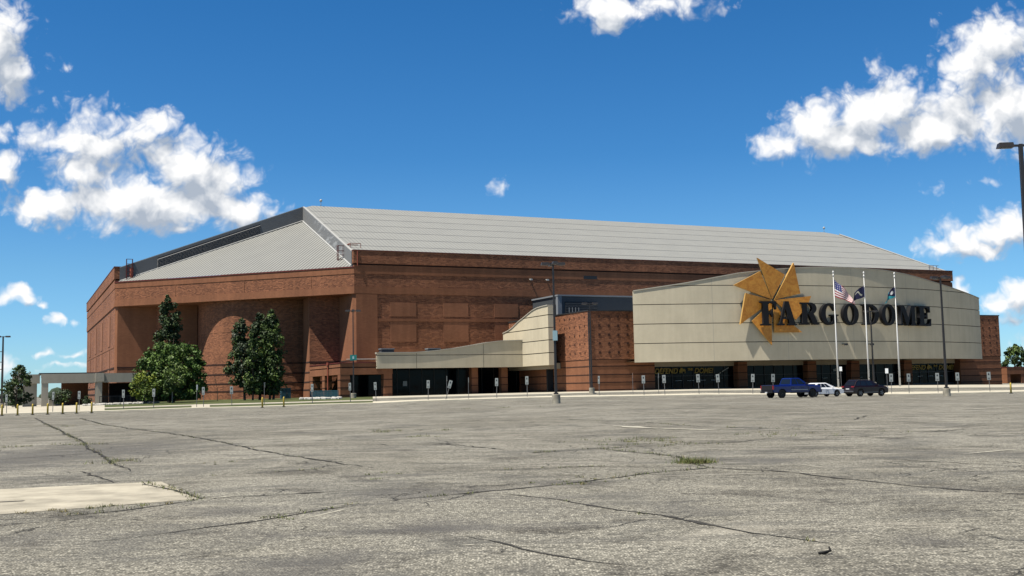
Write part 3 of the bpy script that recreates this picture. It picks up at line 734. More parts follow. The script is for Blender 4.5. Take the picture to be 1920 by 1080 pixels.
mb.build('light_reflection_strip',['banner_white'],sf,fixn=False)
for a in (54.8,68.6,77.7,89.3):
    mb=MB(); mb.box(a-.85,a+.85,BV+.1,BV+1.75,-.5,4.84,0)
    for z in (3.1,1.95,.85,4.3): mb.box(a-.87,a+.87,BV+.07,BV+1.3,z,z+.12,1)
    mb.build('brick_column',['brick_smooth','brick_dark'],eb)
def banner(a):
    x=a
    for (txt,sz,zz) in (('DEFEND',1.12,3.2),('*',1,3.2),('THE',.5,3.62),('DOME!',1.12,3.2)):
        if txt=='*':   # small bison emblem between the words
            B=[(0,.25),(.1,.55),(.35,.85),(.62,.92),(.85,.78),(1.2,.70),(1.45,.62),(1.55,.35),(1.5,0),(1.38,0),(1.36,.28),(1.1,.32),(.8,.25),(.72,-.05),(.58,-.05),(.56,.2),(.4,.1),(.25,-.02),(.12,.05)]
            me=outline_mesh([[(p[0]*.75,p[1]*.95) for p in B]],.02); wd_=1.3
        else:
            me=text_mesh(txt,sz,.02,.25,.025); wd_=max(v.co.x for v in me.vertices)
        me.materials.clear(); me.materials.append(M['banner']); me.name='banner_text'
        o=bpy.data.objects.new('banner_text' if txt!='*' else 'banner_emblem',me); C.objects.link(o); o.parent=sf
        o.location=(x,BV+1.3,zz); o.rotation_euler=(R(90),0,0); x+=wd_+.22
banner(39.2); banner(90.2)
# curved panel
PR=85.4; PCX,PCY=68.0,45.9
def arc(s,off=0,z=0): t=s/PR; return (PCX+(PR+off)*math.sin(t),PCY-(PR+off)*math.cos(t),z)
TOP=[(-35.9,15.35),(-28.4,16.35),(-19.8,17.85),(-14,18.45),(-8,18.85),(0,19.0),(7.3,18.75),(12.4,18.3),(21.1,17.15),(28.3,16.3),(36.6,15.4)]
SL,SR=-35.9,36.6; NS=72
ss=[SL+(SR-SL)*k/NS for k in range(NS+1)]
def course(mb,z0,z1f,o0,o1,m,sa=SL,sb=SR):
    q=[sa+(sb-sa)*k/NS for k in range(NS+1)]
    for a,b in zip(q,q[1:]):
        za,zb=z1f(a),z1f(b)
        if za<=z0+.02 and zb<=z0+.02: continue
        za=max(za,z0+.01); zb=max(zb,z0+.01)
        mb.poly([arc(a,o1,z0),arc(b,o1,z0),arc(b,o1,zb),arc(a,o1,za)],m)
        mb.poly([arc(b,o0,z0),arc(a,o0,z0),arc(a,o0,za),arc(b,o0,zb)],m)
        mb.poly([arc(a,o1,za),arc(b,o1,zb),arc(b,o0,zb),arc(a,o0,za)],m)
        mb.poly([arc(a,o0,z0),arc(b,o0,z0),arc(b,o1,z0),arc(a,o1,z0)],m)
    for s_,fl in ((sa,0),(sb,1)):
        if z1f(s_)<=z0+.02: continue
        P=[arc(s_,o0,z0),arc(s_,o1,z0),arc(s_,o1,z1f(s_)),arc(s_,o0,z1f(s_))]
        mb.poly(P[::-1] if fl else P,m)
top=lambda s: interp(TOP,s)
mb=MB(); JZ=[4.85,7.66,10.52,13.4,16.15]
course(mb,4.95,lambda s:top(s)-.1,-.5,-.1,1,SL+.1,SR-.1)
for k,z in enumerate(JZ):
    z1=JZ[k+1]-.11 if k<4 else 99
    course(mb,z,lambda s:min(top(s),z1),-.45,0,0)
panel=mb.build('curved_panel',['cream','cream_joint'],arena,fixn=False)
mb=MB(); course(mb,0,lambda s:0,0,0,0) if False else None
q=ss
for a,b in zip(q,q[1:]):
    mb.poly([arc(a,-.55,top(a)),arc(b,-.55,top(b)),arc(b,.1,top(b)),arc(a,.1,top(a))],0)
    mb.poly([arc(a,-.55,top(a)+.14),arc(b,-.55,top(b)+.14),arc(b,.1,top(b)+.14),arc(a,.1,top(a)+.14)],0)
    mb.poly([arc(a,.1,top(a)),arc(b,.1,top(b)),arc(b,.1,top(b)+.14),arc(a,.1,top(a)+.14)],0)
mb.build('panel_coping',['walk_cream'],panel,fixn=False)
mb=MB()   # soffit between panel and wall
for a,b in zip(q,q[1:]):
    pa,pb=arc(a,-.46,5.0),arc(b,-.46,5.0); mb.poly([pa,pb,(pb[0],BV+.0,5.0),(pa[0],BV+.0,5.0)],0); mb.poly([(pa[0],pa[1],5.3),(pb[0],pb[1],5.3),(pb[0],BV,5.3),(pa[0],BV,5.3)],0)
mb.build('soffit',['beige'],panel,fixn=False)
mb=MB()   # vertical panel joints + return walls + braces
for s_ in (-24,-12,0,12,24):
    x,y,_=arc(s_,.0,0); t=s_/PR
    for k,z in enumerate(JZ):
        z1=min(JZ[k+1]-.16 if k<4 else 99,top(s_)); mb.poly([arc(s_-.03,.006,z),arc(s_+.03,.006,z),arc(s_+.03,.006,z1),arc(s_-.03,.006,z1)],0)
mb.build('panel_joint',['walk_cream'],panel,fixn=False)
for s_,sg in ((-33,1),(33,-1)):
    mb=MB(); x,y,_=arc(s_,-.5,0); mb.box(x-.25,x+.25,y,BV-.1,5.3,14.5,0); mb.build('return_wall',['cream'],panel)
for s_ in (-2.3,2.9):
    mb=MB(); x,y,_=arc(s_,0,0); mb.box(x-.08,x+.08,y-.7,y-.01,7.1,7.22,0); mb.box(x-.25,x+.25,y-.95,y-.6,6.95,7.25,0); mb.build('spotlight',['louvre'],panel)
# sloping flashing roof behind the panel
mb=MB(); mb.poly([(31.5,-9.0,12.82),(60,-28,12.82),(60,-28,14.6),(31.5,-9,12.9)],0); mb.box(38,64,-28.2,-10.3,12.7,13.0,0); mb.build('low_roof',['trim_white'],arena)
# --- side wing (cream, curved top) and canopy
WT=[(-21.5,13.95),(-19.5,13.9),(-17.8,13.8),(-16.2,13.55),(-14.8,13.2),(-13.3,12.75),(-12,12.4),(-10.8,12.1),(-9.5,11.65),(-8.2,11.2),(-6.5,10.8),(-4.5,10.5)]
wt=lambda v: interp(WT,v)
mb=MB(); JW=[4.85,6.8,8.75,10.65,12.6]
def wing(mb,z0,zf,x0,x1,m,v0=-21.5,v1=-4.5,nn=40):
    q=[v0+(v1-v0)*k/nn for k in range(nn+1)]
    for a,b in zip(q,q[1:]):
        za,zb=zf(a),zf(b)
        if za<=z0+.02 and zb<=z0+.02: continue
        za=max(za,z0+.01); zb=max(zb,z0+.01)
        mb.poly([(x0,b,z0),(x0,a,z0),(x0,a,za),(x0,b,zb)],m); mb.poly([(x1,a,z0),(x1,b,z0),(x1,b,zb),(x1,a,za)],m)
        mb.poly([(x0,a,za),(x1,a,za),(x1,b,zb),(x0,b,zb)],m); mb.poly([(x0,a,z0),(x0,b,z0),(x1,b,z0),(x1,a,z0)],m)
    if zf(v0)>z0: mb.poly([(x0,v0,z0),(x1,v0,z0),(x1,v0,zf(v0)),(x0,v0,zf(v0))],m)
wing(mb,4.9,lambda v:wt(v)-.05,24.45,25.1,1,-21.4)
for k,z in enumerate(JW):
    z1=JW[k+1]-.13 if k<4 else 99; wing(mb,z,lambda v:min(wt(v),z1),24.3,25.2,0)
wg=mb.build('cream_side_wall',['cream','cream_joint'],arena,fixn=False)
mb=MB(); q=[-21.5+17*k/40 for k in range(41)]
for a,b in zip(q,q[1:]):
    for zz in (.14,): mb.poly([(24.2,a,wt(a)+zz),(25.3,a,wt(a)+zz),(25.3,b,wt(b)+zz),(24.2,b,wt(b)+zz)],0); mb.poly([(24.2,b,wt(b)),(24.2,a,wt(a)),(24.2,a,wt(a)+zz),(24.2,b,wt(b)+zz)],0)
mb.poly([(24.2,-21.5,wt(-21.5)),(25.3,-21.5,wt(-21.5)),(25.3,-21.5,wt(-21.5)+.14),(24.2,-21.5,wt(-21.5)+.14)],0)
mb.build('coping',['walk_cream'],wg,fixn=False)
mb=MB(); mb.box(25.3,27.25,-19.5,-4.4,4.3,5.2,1); mb.box(26.2,27.2,-17,-16.6,-1,12.4,0); mb.box(25.2,27.2,-16.6,-16.2,5.2,12.4,0); mb.build('recess_wall',['interior_and_shade','beige'],arena)
CT=[(0,7.1),(6.1,7.12),(9.6,7.4),(12.7,7.75),(15.9,8.25),(18.1,8.62),(20.4,8.88),(24.3,9.0)]
ct=lambda a: interp(CT,a)
mb=MB(); q=[24.28*k/40 for k in range(41)]
def can(z0,zf,y0,y1,m):
    for a,b in zip(q,q[1:]):
        za,zb=zf(a),zf(b)
        if za<=z0+.02: continue
        mb.poly([(a,y0,z0),(b,y0,z0),(b,y0,zb),(a,y0,za)],m); mb.poly([(b,y1,z0),(a,y1,z0),(a,y1,za),(b,y1,zb)],m)
        mb.poly([(a,y0,za),(b,y0,zb),(b,y1,zb),(a,y1,za)],m); mb.poly([(a,y1,z0),(b,y1,z0),(b,y0,z0),(a,y0,z0)],m)
    mb.poly([(0,y1,z0),(0,y0,z0),(0,y0,zf(0)),(0,y1,zf(0))],m)
can(4.8,lambda a:6.74,-12,-11.4,0); can(6.84,ct,-12,-11.4,0); can(5.0,lambda a:ct(a)-.1,-11.95,-11.45,1)
mb.box(.3,24.3,-11.4,-.2,5.0,5.5,0)
cn=mb.build('entrance_canopy',['cream','cream_joint'],arena,fixn=False)
mb=MB()
for a,b in zip(q,q[1:]):
    mb.poly([(a,-12.12,ct(a)),(b,-12.12,ct(b)),(b,-12.12,ct(b)+.16),(a,-12.12,ct(a)+.16)],0); mb.poly([(a,-12.12,ct(a)+.16),(b,-12.12,ct(b)+.16),(b,-11.3,ct(b)+.16),(a,-11.3,ct(a)+.16)],0)
mb.poly([(-.1,-11.3,7.0),(-.1,-12.12,7.0),(-.1,-12.12,7.26),(-.1,-11.3,7.26)],0)
mb.build('coping',['walk_cream'],cn,fixn=False)
mb=MB()
for a in (6.3,17.5): mb.box(a-.03,a+.03,-12.006,-11.99,4.82,6.72,0); mb.box(a-.03,a+.03,-12.006,-11.99,6.86,ct(a)-.03,0)
mb.build('panel_joint',['cream_joint'],cn)
for a in (16.4,21.6):
    mb=MB(); mb.box(a,a+1.1,-9.6,-8.5,-.5,4.9,0)
    for z in (3.1,1.95,.85): mb.box(a-.02,a+1.12,-9.62,-9.3,z,z+.12,1)
    mb.build('brick_column',['brick_smooth','brick_dark'],cn)
mb=MB(); mb.box(1.4,27.2,-4.4,-4.3,-.5,4.9,0); g_=mb.build('glass_doors',['glass'],cn)
mb=MB(); a=1.4
while a<27: mb.box(a,a+.08,-4.5,-4.4,0,4.9,0); a+=2.1
mb.build('window_mullion',['mullion'],g_)
mb=MB(); mb.box(6.6,7.3,-4.56,-4.5,2.1,2.9,0); mb.build('door_notice',['sign_back'],g_)
for a in (1.2,8.8):
    mb=MB(); mb.box(a,a+2.0,-10.5,-9.2,5.5,7.75,0); mb.box(a-.08,a+2.08,-10.6,-9.1,7.75,7.9,1); mb.build('rooftop_unit',['mech','mech_light'],cn)
# --- low brick porch at the corner
mb=MB()
X0,X1,Y0,Y1=-5.6,2.6,-11.5,7.0
mb.box(X0,X1,Y0,Y1,3.95,4.95,0); mb.box(X0+.1,X1,Y0+.1,Y1,4.95,5.1,1); mb.box(X0,X1,Y0,Y1,5.1,5.65,0); mb.box(X0-.06,X1,Y0-.06,Y1,5.65,5.78,2)
porch=mb.build('brick_porch',['brick_smooth','brick_dark','coping'],arena)
for (a,b,dx,dy) in ((X0+.02,Y0+.02,1.5,1.5),(1.2,Y0+.04,1.35,1.4),(X0+.02,-2.4,1.2,1.5),(X0+.02,5.2,1.3,1.8),(-.3,-1.5,1.2,2)):
    mb=MB(); mb.box(a,a+dx,b,b+dy,-.5,3.95,0)
    for z in (3.1,1.95,.85): mb.box(a-.02,a+dx+.02,b-.02,b+dy-.05,z,z+.12,1)
    mb.build('brick_column',['brick_smooth','brick_dark'],porch)
mb=MB(); mb.box(-3.6,2.4,-4.6,-4.4,-.5,3.95,0); mb.build('glass_doors',['glass'],porch)
mb=MB(); mb.tube([(X0-.15,-5,5.9),(X0-.15,-5,.3)],.1,8); mb.tube([(X0-.15,-5,5.95),(X0-.15,-5,5.5)],.2,8); mb.build('downpipe',['pipe_red'],porch)
mb=MB(); mb.tube([(-4.6,-11.4,6.25),(-.1,-11.6,6.25)],.05,6); mb.build('conduit',['trim_white'],porch)

# ---------------------------------------------------------------- star emblem and letters
star=empty('star_emblem',(P0[0],P0[1],0),A0,'large seven-bladed golden star mounted on the curved cream panel','emblem')
def blade(pts,offs,th=.28):
    mb=MB(); n=len(pts)
    fr=[arc(s_,o,z) for (s_,z),o in zip(pts,offs)]; bk=[arc(s_,o-th,z) for (s_,z),o in zip(pts,offs)]
    mb.poly(fr,0); mb.poly(bk[::-1],0)
    for k in range(n): mb.poly([fr[k],bk[k],bk[(k+1)%n],fr[(k+1)%n]],1)
    mb.build('star_blade',['gold','gold_edge'],star)
blade([(-17.0,20.15),(-12.45,17.65),(-14.68,13.93)],[.85,.6,.5])
blade([(-11.1,19.45),(-10.0,14.8),(-14.35,13.86)],[1.0,.7,.5],.4)
blade([(-20.9,16.05),(-16.5,18.15),(-14.78,13.95)],[.9,.65,.5],.4)
blade([(-19.1,14.85),(-14.8,13.85),(-17.3,12.0),(-20.1,10.2)],[.95,.5,.6,.9],.45)
blade([(-14.75,13.7),(-16.3,12.2),(-18.2,10.7),(-15.2,7.08)],[.5,.55,.7,.85])
blade([(-14.5,13.6),(-12.7,11.1),(-10.0,8.95),(-14.62,8.95)],[.5,.55,.75,.65])
blade([(-14.4,13.84),(-8.2,14.45),(-8.9,13.0),(-10.9,10.85)],[.5,.8,.75,.65])
mb=MB()
for (s_,z) in ((-16,16.2),(-12,15.9),(-17.8,13.2),(-15.4,10.6),(-13,10.6),(-11.2,13)):
    x0,y0,_=arc(s_,-.05); x1,y1,_=arc(s_,.4); mb.tube([(x0,y0,z),(x1,y1,z)],.08,6)
mb.build('mounting_bracket',['louvre'],star)
def ell(cx_,cy_,rx,ry,a0,a1,n):
    return [(cx_+rx*math.cos(R(a0+(a1-a0)*k/n)),cy_+ry*math.sin(R(a0+(a1-a0)*k/n))) for k in range(n+1)]
LT={
'F':[[(0,0),(.5,0),(.5,.06),(.38,.08),(.38,.45),(.5,.46),(.54,.35),(.6,.35),(.6,.67),(.54,.67),(.5,.54),(.38,.53),(.38,.92),(.55,.92),(.66,.85),(.70,.66),(.77,.66),(.77,1),(0,1),(0,.94),(.11,.92),(.11,.08),(0,.06)]],
'A':[[(0,0),(.36,0),(.36,.06),(.24,.08),(.29,.26),(.58,.26),(.64,.08),(.54,.06),(.54,0),(1.02,0),(1.02,.06),(.93,.08),(.62,1),(.42,1),(.11,.08),(0,.06)],[(.32,.35),(.435,.70),(.55,.35)]],
'R':[[(0,0),(.5,0),(.5,.06),(.38,.08),(.38,.47),(.46,.47),(.7,0),(1.02,0),(1.02,.06),(.95,.08),(.73,.5)]+ell(.58,.74,.32,.26,-50,90,8)+[(0,1),(0,.94),(.11,.92),(.11,.08),(0,.06)],[(.38,.55),(.38,.92)]+ell(.50,.735,.16,.185,90,-90,8)],
'O':[ell(.5,.5,.5,.53,0,352,44),ell(.5,.5,.235,.43,0,352,44)],
'G':[[(.86,.66),(.86,1.0),(.80,1.0),(.76,.93)]+ell(.5,.5,.5,.53,60,300,30)+[(.8,.1),(.92,.06),(.92,.40),(1.02,.41),(1.02,.48),(.56,.48),(.56,.41),(.67,.40)]+ell(.52,.5,.25,.43,310,50,26)+[(.8,.66)]],
'D':[[(0,0)]+ell(.45,.5,.55,.5,-90,90,20)+[(0,1),(0,.94),(.11,.92),(.11,.08),(0,.06)],[(.37,.08),(.37,.92)]+ell(.44,.5,.29,.42,90,-90,20)],
'M':[[(0,0),(.32,0),(.32,.06),(.22,.08),(.22,.74),(.54,0),(.66,0),(.94,.74),(.94,.08),(.84,.06),(.84,0),(1.32,0),(1.32,.06),(1.21,.08),(1.21,.92),(1.32,.94),(1.32,1),(.93,1),(.68,.40),(.41,1),(0,1),(0,.94),(.12,.92),(.12,.08),(0,.06)]],
'E':[[(0,0),(.8,0),(.83,.36),(.77,.36),(.72,.16),(.6,.08),(.38,.08),(.38,.46),(.5,.47),(.54,.36),(.6,.36),(.6,.67),(.54,.67),(.5,.54),(.38,.53),(.38,.92),(.58,.92),(.68,.85),(.72,.68),(.78,.68),(.76,1),(0,1),(0,.94),(.11,.92),(.11,.08),(0,.06)]]}
letters=empty('letter_sign',(P0[0],P0[1],0),A0,'big black serif letters spelling FARGODOME across the curved cream panel','sign')
for ch,s0,s1,z0,z1 in (('F',-17.0,-14.4,9.98,13.6),('A',-14.2,-11.0,9.98,13.6),('R',-10.55,-7.25,10.1,13.45),('G',-7.15,-3.95,10.15,13.3),('O',-3.3,-.25,10.15,13.3),('D',.6,3.85,10.12,13.3),('O',4.45,7.55,10.15,13.3),('M',8.2,12.4,10.1,13.3),('E',12.75,16.2,10.1,13.3)):
    sh_={'F':.0,'A':-.1,'R':.3,'G':.55,'O':.75,'D':.8,'M':.85,'E':.9}[ch]; s0+=sh_; s1+=sh_
    loops=LT[ch]; x0=min(p[0] for p in loops[0]); x1=max(p[0] for p in loops[0]); sm=(s0+s1)/2
    kx=(s1-s0)/(x1-x0); kz=z1-z0
    L2=[[((p[0]-x0)*kx-(s1-s0)/2,p[1]*kz) for p in l] for l in loops]
    dp=.3; me=outline_mesh(L2,dp if ch not in 'FA' else .22); me.materials.clear(); me.materials.append(M['letter']); me.name='letter'
    o=bpy.data.objects.new('letter',me); C.objects.link(o); o.parent=letters
    x,y,_=arc(sm,.5 if ch not in 'FA' else 1.0); o.location=(x,y,z0); o.rotation_euler=(R(90),0,sm/PR)

# ---------------------------------------------------------------- covered walkway at the left
wk=empty('covered_walkway',tuple(W(-46,17.3,0)),A0,'grey concrete covered walkway with square columns left of the brick arena','walkway')
# local: x along U from -46
mb=MB(); mb.box(0,20,0,.5,3.66,5.15,0); mb.box(.2,20,.5,14,4.7,5.05,0); mb.box(-.3,9.0,.6,14,5.15,5.32,1); mb.build('fascia',['walk_cream','louvre'],wk)
for a in (0.05,8.0):
    mb=MB(); mb.box(a,a+1.0,.05,1.0,-1,3.66,0); mb.build('column',['walk_cream'],wk)
mb=MB(); mb.box(8.0,9.3,-.4,0,3.8,5.2,0); mb.box(8.25,9.0,-.25,0,-1,3.8,0); mb.build('column',['walk_cream'],wk)
mb=MB(); mb.box(-4.2,-.1,5.5,6,3.7,5.2,0); mb.box(-4.2,-3.6,5.4,6,-1,3.7,0); mb.box(-2.6,-.5,6,7,-1,3.7,0); mb.box(-3.4,-2.9,5.2,5.6,3.7,6.5,0); mb.build('end_bay',['walk_cream'],wk)
mb=MB(); mb.box(1.2,3.6,2.0,3.4,-1,1.15,0); mb.build('planter',['walk_cream'],wk)
for q_ in ((3.4,7.6,12,14),(9.6,10.6,8,9)):
    mb=MB(); mb.box(*q_,-1,4.7,0); mb.build('brick_pier',['brick_smooth'],wk)
mb=MB(); mb.box(10.9,34,11.5,11.7,-1,3.66,0); mb.build('void_shade_sheet',['interior_and_shade'],wk)  # near-black sheet added to paint the shade in the void under the walkway
# right-hand brick gateway
gx,gy=bear(1886,238),238
gw=empty('brick_gateway',(gx,gy,0),A0,'small brick gateway with flat top beyond the right end of the arena','gateway')
mb=MB(); mb.box(0,5.3,0,3,2.25,3.7,0); mb.box(-.05,5.35,-.05,3,3.7,3.85,1); mb.build('lintel',['brick_smooth','coping'],gw)
for a in (0.02,4.3): 
    mb=MB(); mb.box(a,a+.95,.05,3,-1,2.25,0); mb.build('pier',['brick_smooth'],gw)
p=W(111.5,-24,0); pb=empty('wall_cabinet',(p.x,p.y,0),A0,'pale grey cabinet fixed high on the right end wall of the arena','cabinet')
mb=MB(); mb.box(0,1.0,0,1.2,4.3,6.6,0); mb.box(-.03,1.03,-.03,1.23,6.6,6.7,0); mb.build('cabinet_body',['mech_light'],pb)

# ---------------------------------------------------------------- street furniture
def lamp(px,y,hgt,label,heads=4,base=.78,pxo=0,pw=.2,grp='parking lot lamp posts'):
    x=bear(px,y); z=G(x,y)
    t=empty('lamp_post',(x,y,z),R(10),label,'lamp post',grp)
    if base:
        mb=MB(); mb.lathe([(.01,-.2),(.36,-.2),(.36,base-.05),(.33,base),(.01,base)],20); mb.build('concrete_base',['concrete'],t,smooth=False)
    mb=MB(); w0=pw*.5
    mb.v+=[(-w0,-w0,base),(w0,-w0,base),(w0,w0,base),(-w0,w0,base),(-w0*.62,-w0*.62,hgt),(w0*.62,-w0*.62,hgt),(w0*.62,w0*.62,hgt),(-w0*.62,w0*.62,hgt)]
    for q_ in ((0,3,2,1),(4,5,6,7),(0,1,5,4),(1,2,6,5),(2,3,7,6),(3,0,4,7)): mb.f.append(q_); mb.m.append(0)
    mb.box(-w0*1.7,w0*1.7,-w0*1.7,w0*1.7,base,base+.14,0)
    mb.build('pole',['pole'],t)
    for k in range(heads):
        a=math.pi+k*2*math.pi/heads; ca,sa=math.cos(a),math.sin(a)
        T=lambda p: (p[0]*ca-p[1]*sa,p[0]*sa+p[1]*ca,p[2])
        mb=MB(); mb.box(.05,.42,-.05,.05,hgt-.12,hgt-.02,0,T)
        P=[(.34,-.22,hgt-.16),(1.05,-.22,hgt-.16),(1.05,.22,hgt-.16),(.34,.22,hgt-.16),(.38,-.17,hgt+.07),(1.0,-.17,hgt+.07),(1.0,.17,hgt+.07),(.38,.17,hgt+.07)]
        i=len(mb.v); mb.v+=[T(p) for p in P]
        for q_ in ((0,3,2,1),(4,5,6,7),(0,1,5,4),(1,2,6,5),(2,3,7,6),(3,0,4,7)): mb.f.append(tuple(i+j for j in q_)); mb.m.append(0)
        mb.box(.46,.9,-.13,.13,hgt-.18,hgt-.16,1,T)
        mb.build('lamp_head',['pole','mech_light'],t)
    return t
l1=lamp(1042,92.6,12.0,'tall dark lamp post carrying a pale blue notice before the brick entrance block')
mb=MB(); mb.box(-.2,.2,-.16,-.12,5.35,6.2,0); mb.box(.2,.24,-.16,.1,5.3,6.15,1); mb.build('notice',['paleblue','louvre'],l1)
lamp(1771,108,11.9,'tall dark lamp post standing before the right end of the curved panel')
l3=lamp(664,147,12.0,'lamp post with a square teal notice beside the corner porch')
mb=MB(); mb.box(-.45,.45,-.2,-.16,5.2,5.95,0); mb.box(-.12,.12,-.22,-.2,5.4,5.75,1); mb.build('notice',['teal','paleblue'],l3)
lamp(1109,141,11.8,'lamp post rising against the front edge of the brick entrance block',heads=2)
lamp(1636,152,10.8,'lamp post directly behind the middle flagpole',heads=2)
l6=lamp(8,166,11.0,'thin black lamp post with side brackets at the far left edge',heads=2,pw=.3)
mb=MB()
for z in (8.6,7.0,5.9): mb.box(-.9,0,-.04,.04,z,z+.1,0)
mb.build('side_bracket',['pole'],l6)
l7=lamp(1938,50,12.5,'nearest lamp post with a shoebox head cut by the right edge of the view',heads=2,pw=.26,base=0)
l7.rotation_euler=(0,0,R(-4))
# flagpoles
def flagpole(px,y,top_,label):
    x=bear(px,y); z=G(x,y)+.15; t=empty('flagpole',(x,y,z),0,label,'flagpole','flagpoles before the curved panel')
    mb=MB(); mb.tube([(0,0,-.1),(0,0,6),(0,0,top_)],[.13,.10,.045],12); mb.build('pole',['pole_white'],t,smooth=True)
    mb=MB(); mb.lathe([(.01,top_-.05),(.08,top_+.02),(.12,top_+.15),(.08,top_+.28),(.01,top_+.34)],12); mb.lathe([(.01,top_-.45),(.1,top_-.42),(.1,top_-.2),(.01,top_-.17)],10); mb.build('finial',['pole_white'],t,smooth=True)
    mb=MB(); mb.box(-.05,.05,-.23,-.15,1.2,1.4,0); mb.tube([(.0,-.19,1.3),(0,-.12,top_-.3)],.012,4); mb.build('halyard',['steel'],t)
    return t,x,y,z
f1,fx1,fy1,fz1=flagpole(1569.5,150,15.9,'white flagpole flying the striped national flag')
f2,fx2,fy2,fz2=flagpole(1627,150,15.7,'middle white flagpole flying a dark navy flag')
f3,fx3,fy3,fz3=flagpole(1684.5,150,15.5,'right white flagpole flying a navy and teal flag')
def flag(name,root,zt,corners,matf,mats,label,nu=26,nv=26,cat='flag'):
    # corners: hoist top, hoist bottom, fly bottom, fly top as (x,z) offsets from the pole
    mb=MB(); g={}
    for i in range(nu+1):
        for j in range(nv+1):
            a=i/nu; b=j/nv
            x=(1-a)*((1-b)*corners[0][0]+b*corners[1][0])+a*((1-b)*corners[3][0]+b*corners[2][0])
            z=(1-a)*((1-b)*corners[0][1]+b*corners[1][1])+a*((1-b)*corners[3][1]+b*corners[2][1])
            y=.28*a*math.sin(a*9+b*3.0)-.1*a+.1*math.sin(b*5+a*14)*a; z-= .14*math.sin(a*7+1.0)*a
            g[i,j]=len(mb.v); mb.v.append((x,y,z))
    for i in range(nu):
        for j in range(nv): mb.f.append((g[i,j],g[i+1,j],g[i+1,j+1],g[i,j+1])); mb.m.append(matf((i+.5)/nu,(j+.5)/nv,i,j))
    o=mb.build(name,mats,None,smooth=True,fixn=False); o.location=root; tag(o,label,cat)
def usm(a,b,i,j):
    if a<.42 and b<7/13: return 2 if (i%3==1 and j%3==1) else 1
    return 0 if int(b*13)%2==0 else 3
flag('flag',(fx1,fy1-.1,fz1),0,[(.07,15.0),(.07,12.6),(2.8,11.5),(2.2,12.9)],usm,['flag_red','flag_blue','flag_white','flag_white'],'red and white striped national flag with starry blue corner',26,26)
def ndm(a,b,i,j): return 1 if abs((b-.5)-(.22*math.sin(a*7)))<.07 and .2<a<.8 else 0
flag('flag',(fx2,fy2-.1,fz2),0,[(-.07,14.1),(-.07,12.5),(-2.0,11.7),(-1.4,13.2)],ndm,['flag_navy','flag_pale'],'dark navy flag with pale squiggle emblem on the middle pole')
def fgm(a,b,i,j):
    if (a-.38)**2+(b-.45)**2<.03: return 1
    return 2 if b>.45+.5*(1-a) or a>.8 else 0
flag('flag',(fx3,fy3-.1,fz3),0,[(-.07,13.9),(-.07,12.4),(-1.6,11.6),(-1.0,13.0)],fgm,['flag_navy','flag_white','flag_teal'],'small navy and teal flag with white disc on the right pole')
# parking signs
def make_sign(edge=False):
    t=empty('parking_sign')
    mb=MB(); mb.box(-.03,.03,0,.05,-.2,2.3,0); mb.build('post',['steel'],t)
    mb=MB(); mb.box(-.2,.2,-.03,-.005,1.38,2.3,0); pn=mb.build('sign_panel',['sign_white'],t,bevel=.02)
    mb=MB(); mb.lathe([(.01,-.036),(.085,-.036),(.085,-.03)],14,0,(0,2.02),'y'); mb.box(-.04,.04,-.036,-.031,2.09,2.17,0)
    mb.box(-.12,.12,-.036,-.031,1.60,1.625,0); mb.box(-.12,.12,-.036,-.031,1.53,1.555,0); mb.box(-.08,.08,-.036,-.031,1.46,1.485,0)
    mb.build('sign_symbol',['sign_ink'],pn)
    return t
proto=make_sign()
SG=[(17,126,-8,.95),(103,127,-6,1.0),(152,127,0,1),(235,127,0,1),(291,127,0,1),(384,128,0,1),(437,129,14,1),(587,129,-8,1),(658,130,-12,1),(706,130,-6,1),
 (803,127,0,1),(836,127,0,1.0),(931,128,0,1),(988,129,0,1.05),(1122,129,-40,1.0),(1206,126.5,0,1),(1245,126.5,0,1),(1309,126.5,4,1),(1346,126.5,8,1),(1409,127,0,1.0),(1447,127,20,1.0),
 (1668,126,0,1),(1701,126,18,1),(1755,126,0,1),(1793,126,0,1),(1852,126,8,1)]
LBL=['parking sign at the far left edge beside the black lamp post','faded greenish parking sign in front of the walkway planter','parking sign between the walkway columns and a row of yellow bollards',
 'parking sign before the dark railing, left of the trees','parking sign in front of the yellow-green branches','parking sign just right of the rounded tree','parking sign standing on grass before the poplars',
 'parking sign by the blue railing of the brick porch','parking sign just left of the teal-notice lamp post','parking sign before the pier at the left end of the cream canopy',
 'first parking sign right of the porch, under the long cream canopy','crooked parking sign leaning to the right before the dark canopy','parking sign before the brick columns of the cream canopy',
 'parking sign left of the tall lamp post with the pale blue notice','parking sign turned aside before the brick block corner','parking sign before striped brick under the left end of the curved panel',
 'parking sign before the gold window lettering','parking sign in the middle of the first glass bay','parking sign just left of the first brick entrance column','parking sign just left of the blue pickup',
 'parking sign seen over the bed of the blue pickup','parking sign right behind the maroon SUV nose','parking sign right of the third flagpole','parking sign just left of the right-hand tall lamp post',
 'parking sign right of the right-hand tall lamp post','parking sign before the right end brick wall, last on the right']
for k,((px,y,rz,sc),lb) in enumerate(zip(SG,LBL)):
    x=bear(px,y); loc_=(x,y,G(x,y)+.12)
    if k==0: o=proto; o.location=loc_; o.rotation_euler=(0,0,R(rz)); 
    else: o=copy_thing(proto,loc_,R(rz))
    tag(o,lb,'sign','parking signs along the kerb'); o.scale=(1,1,sc); o.rotation_euler=(R((k*37%7-3)*.5),R((k*53%9-4)*.6),R(rz-24))
    if k==11: o.rotation_euler=(0,R(17),R(-10))
    if k in (0,1,14):
        for ch in o.children:
            if ch.name.startswith('sign_panel'):
                ch.data=ch.data.copy(); ch.data.materials[0]=M['sign_back']
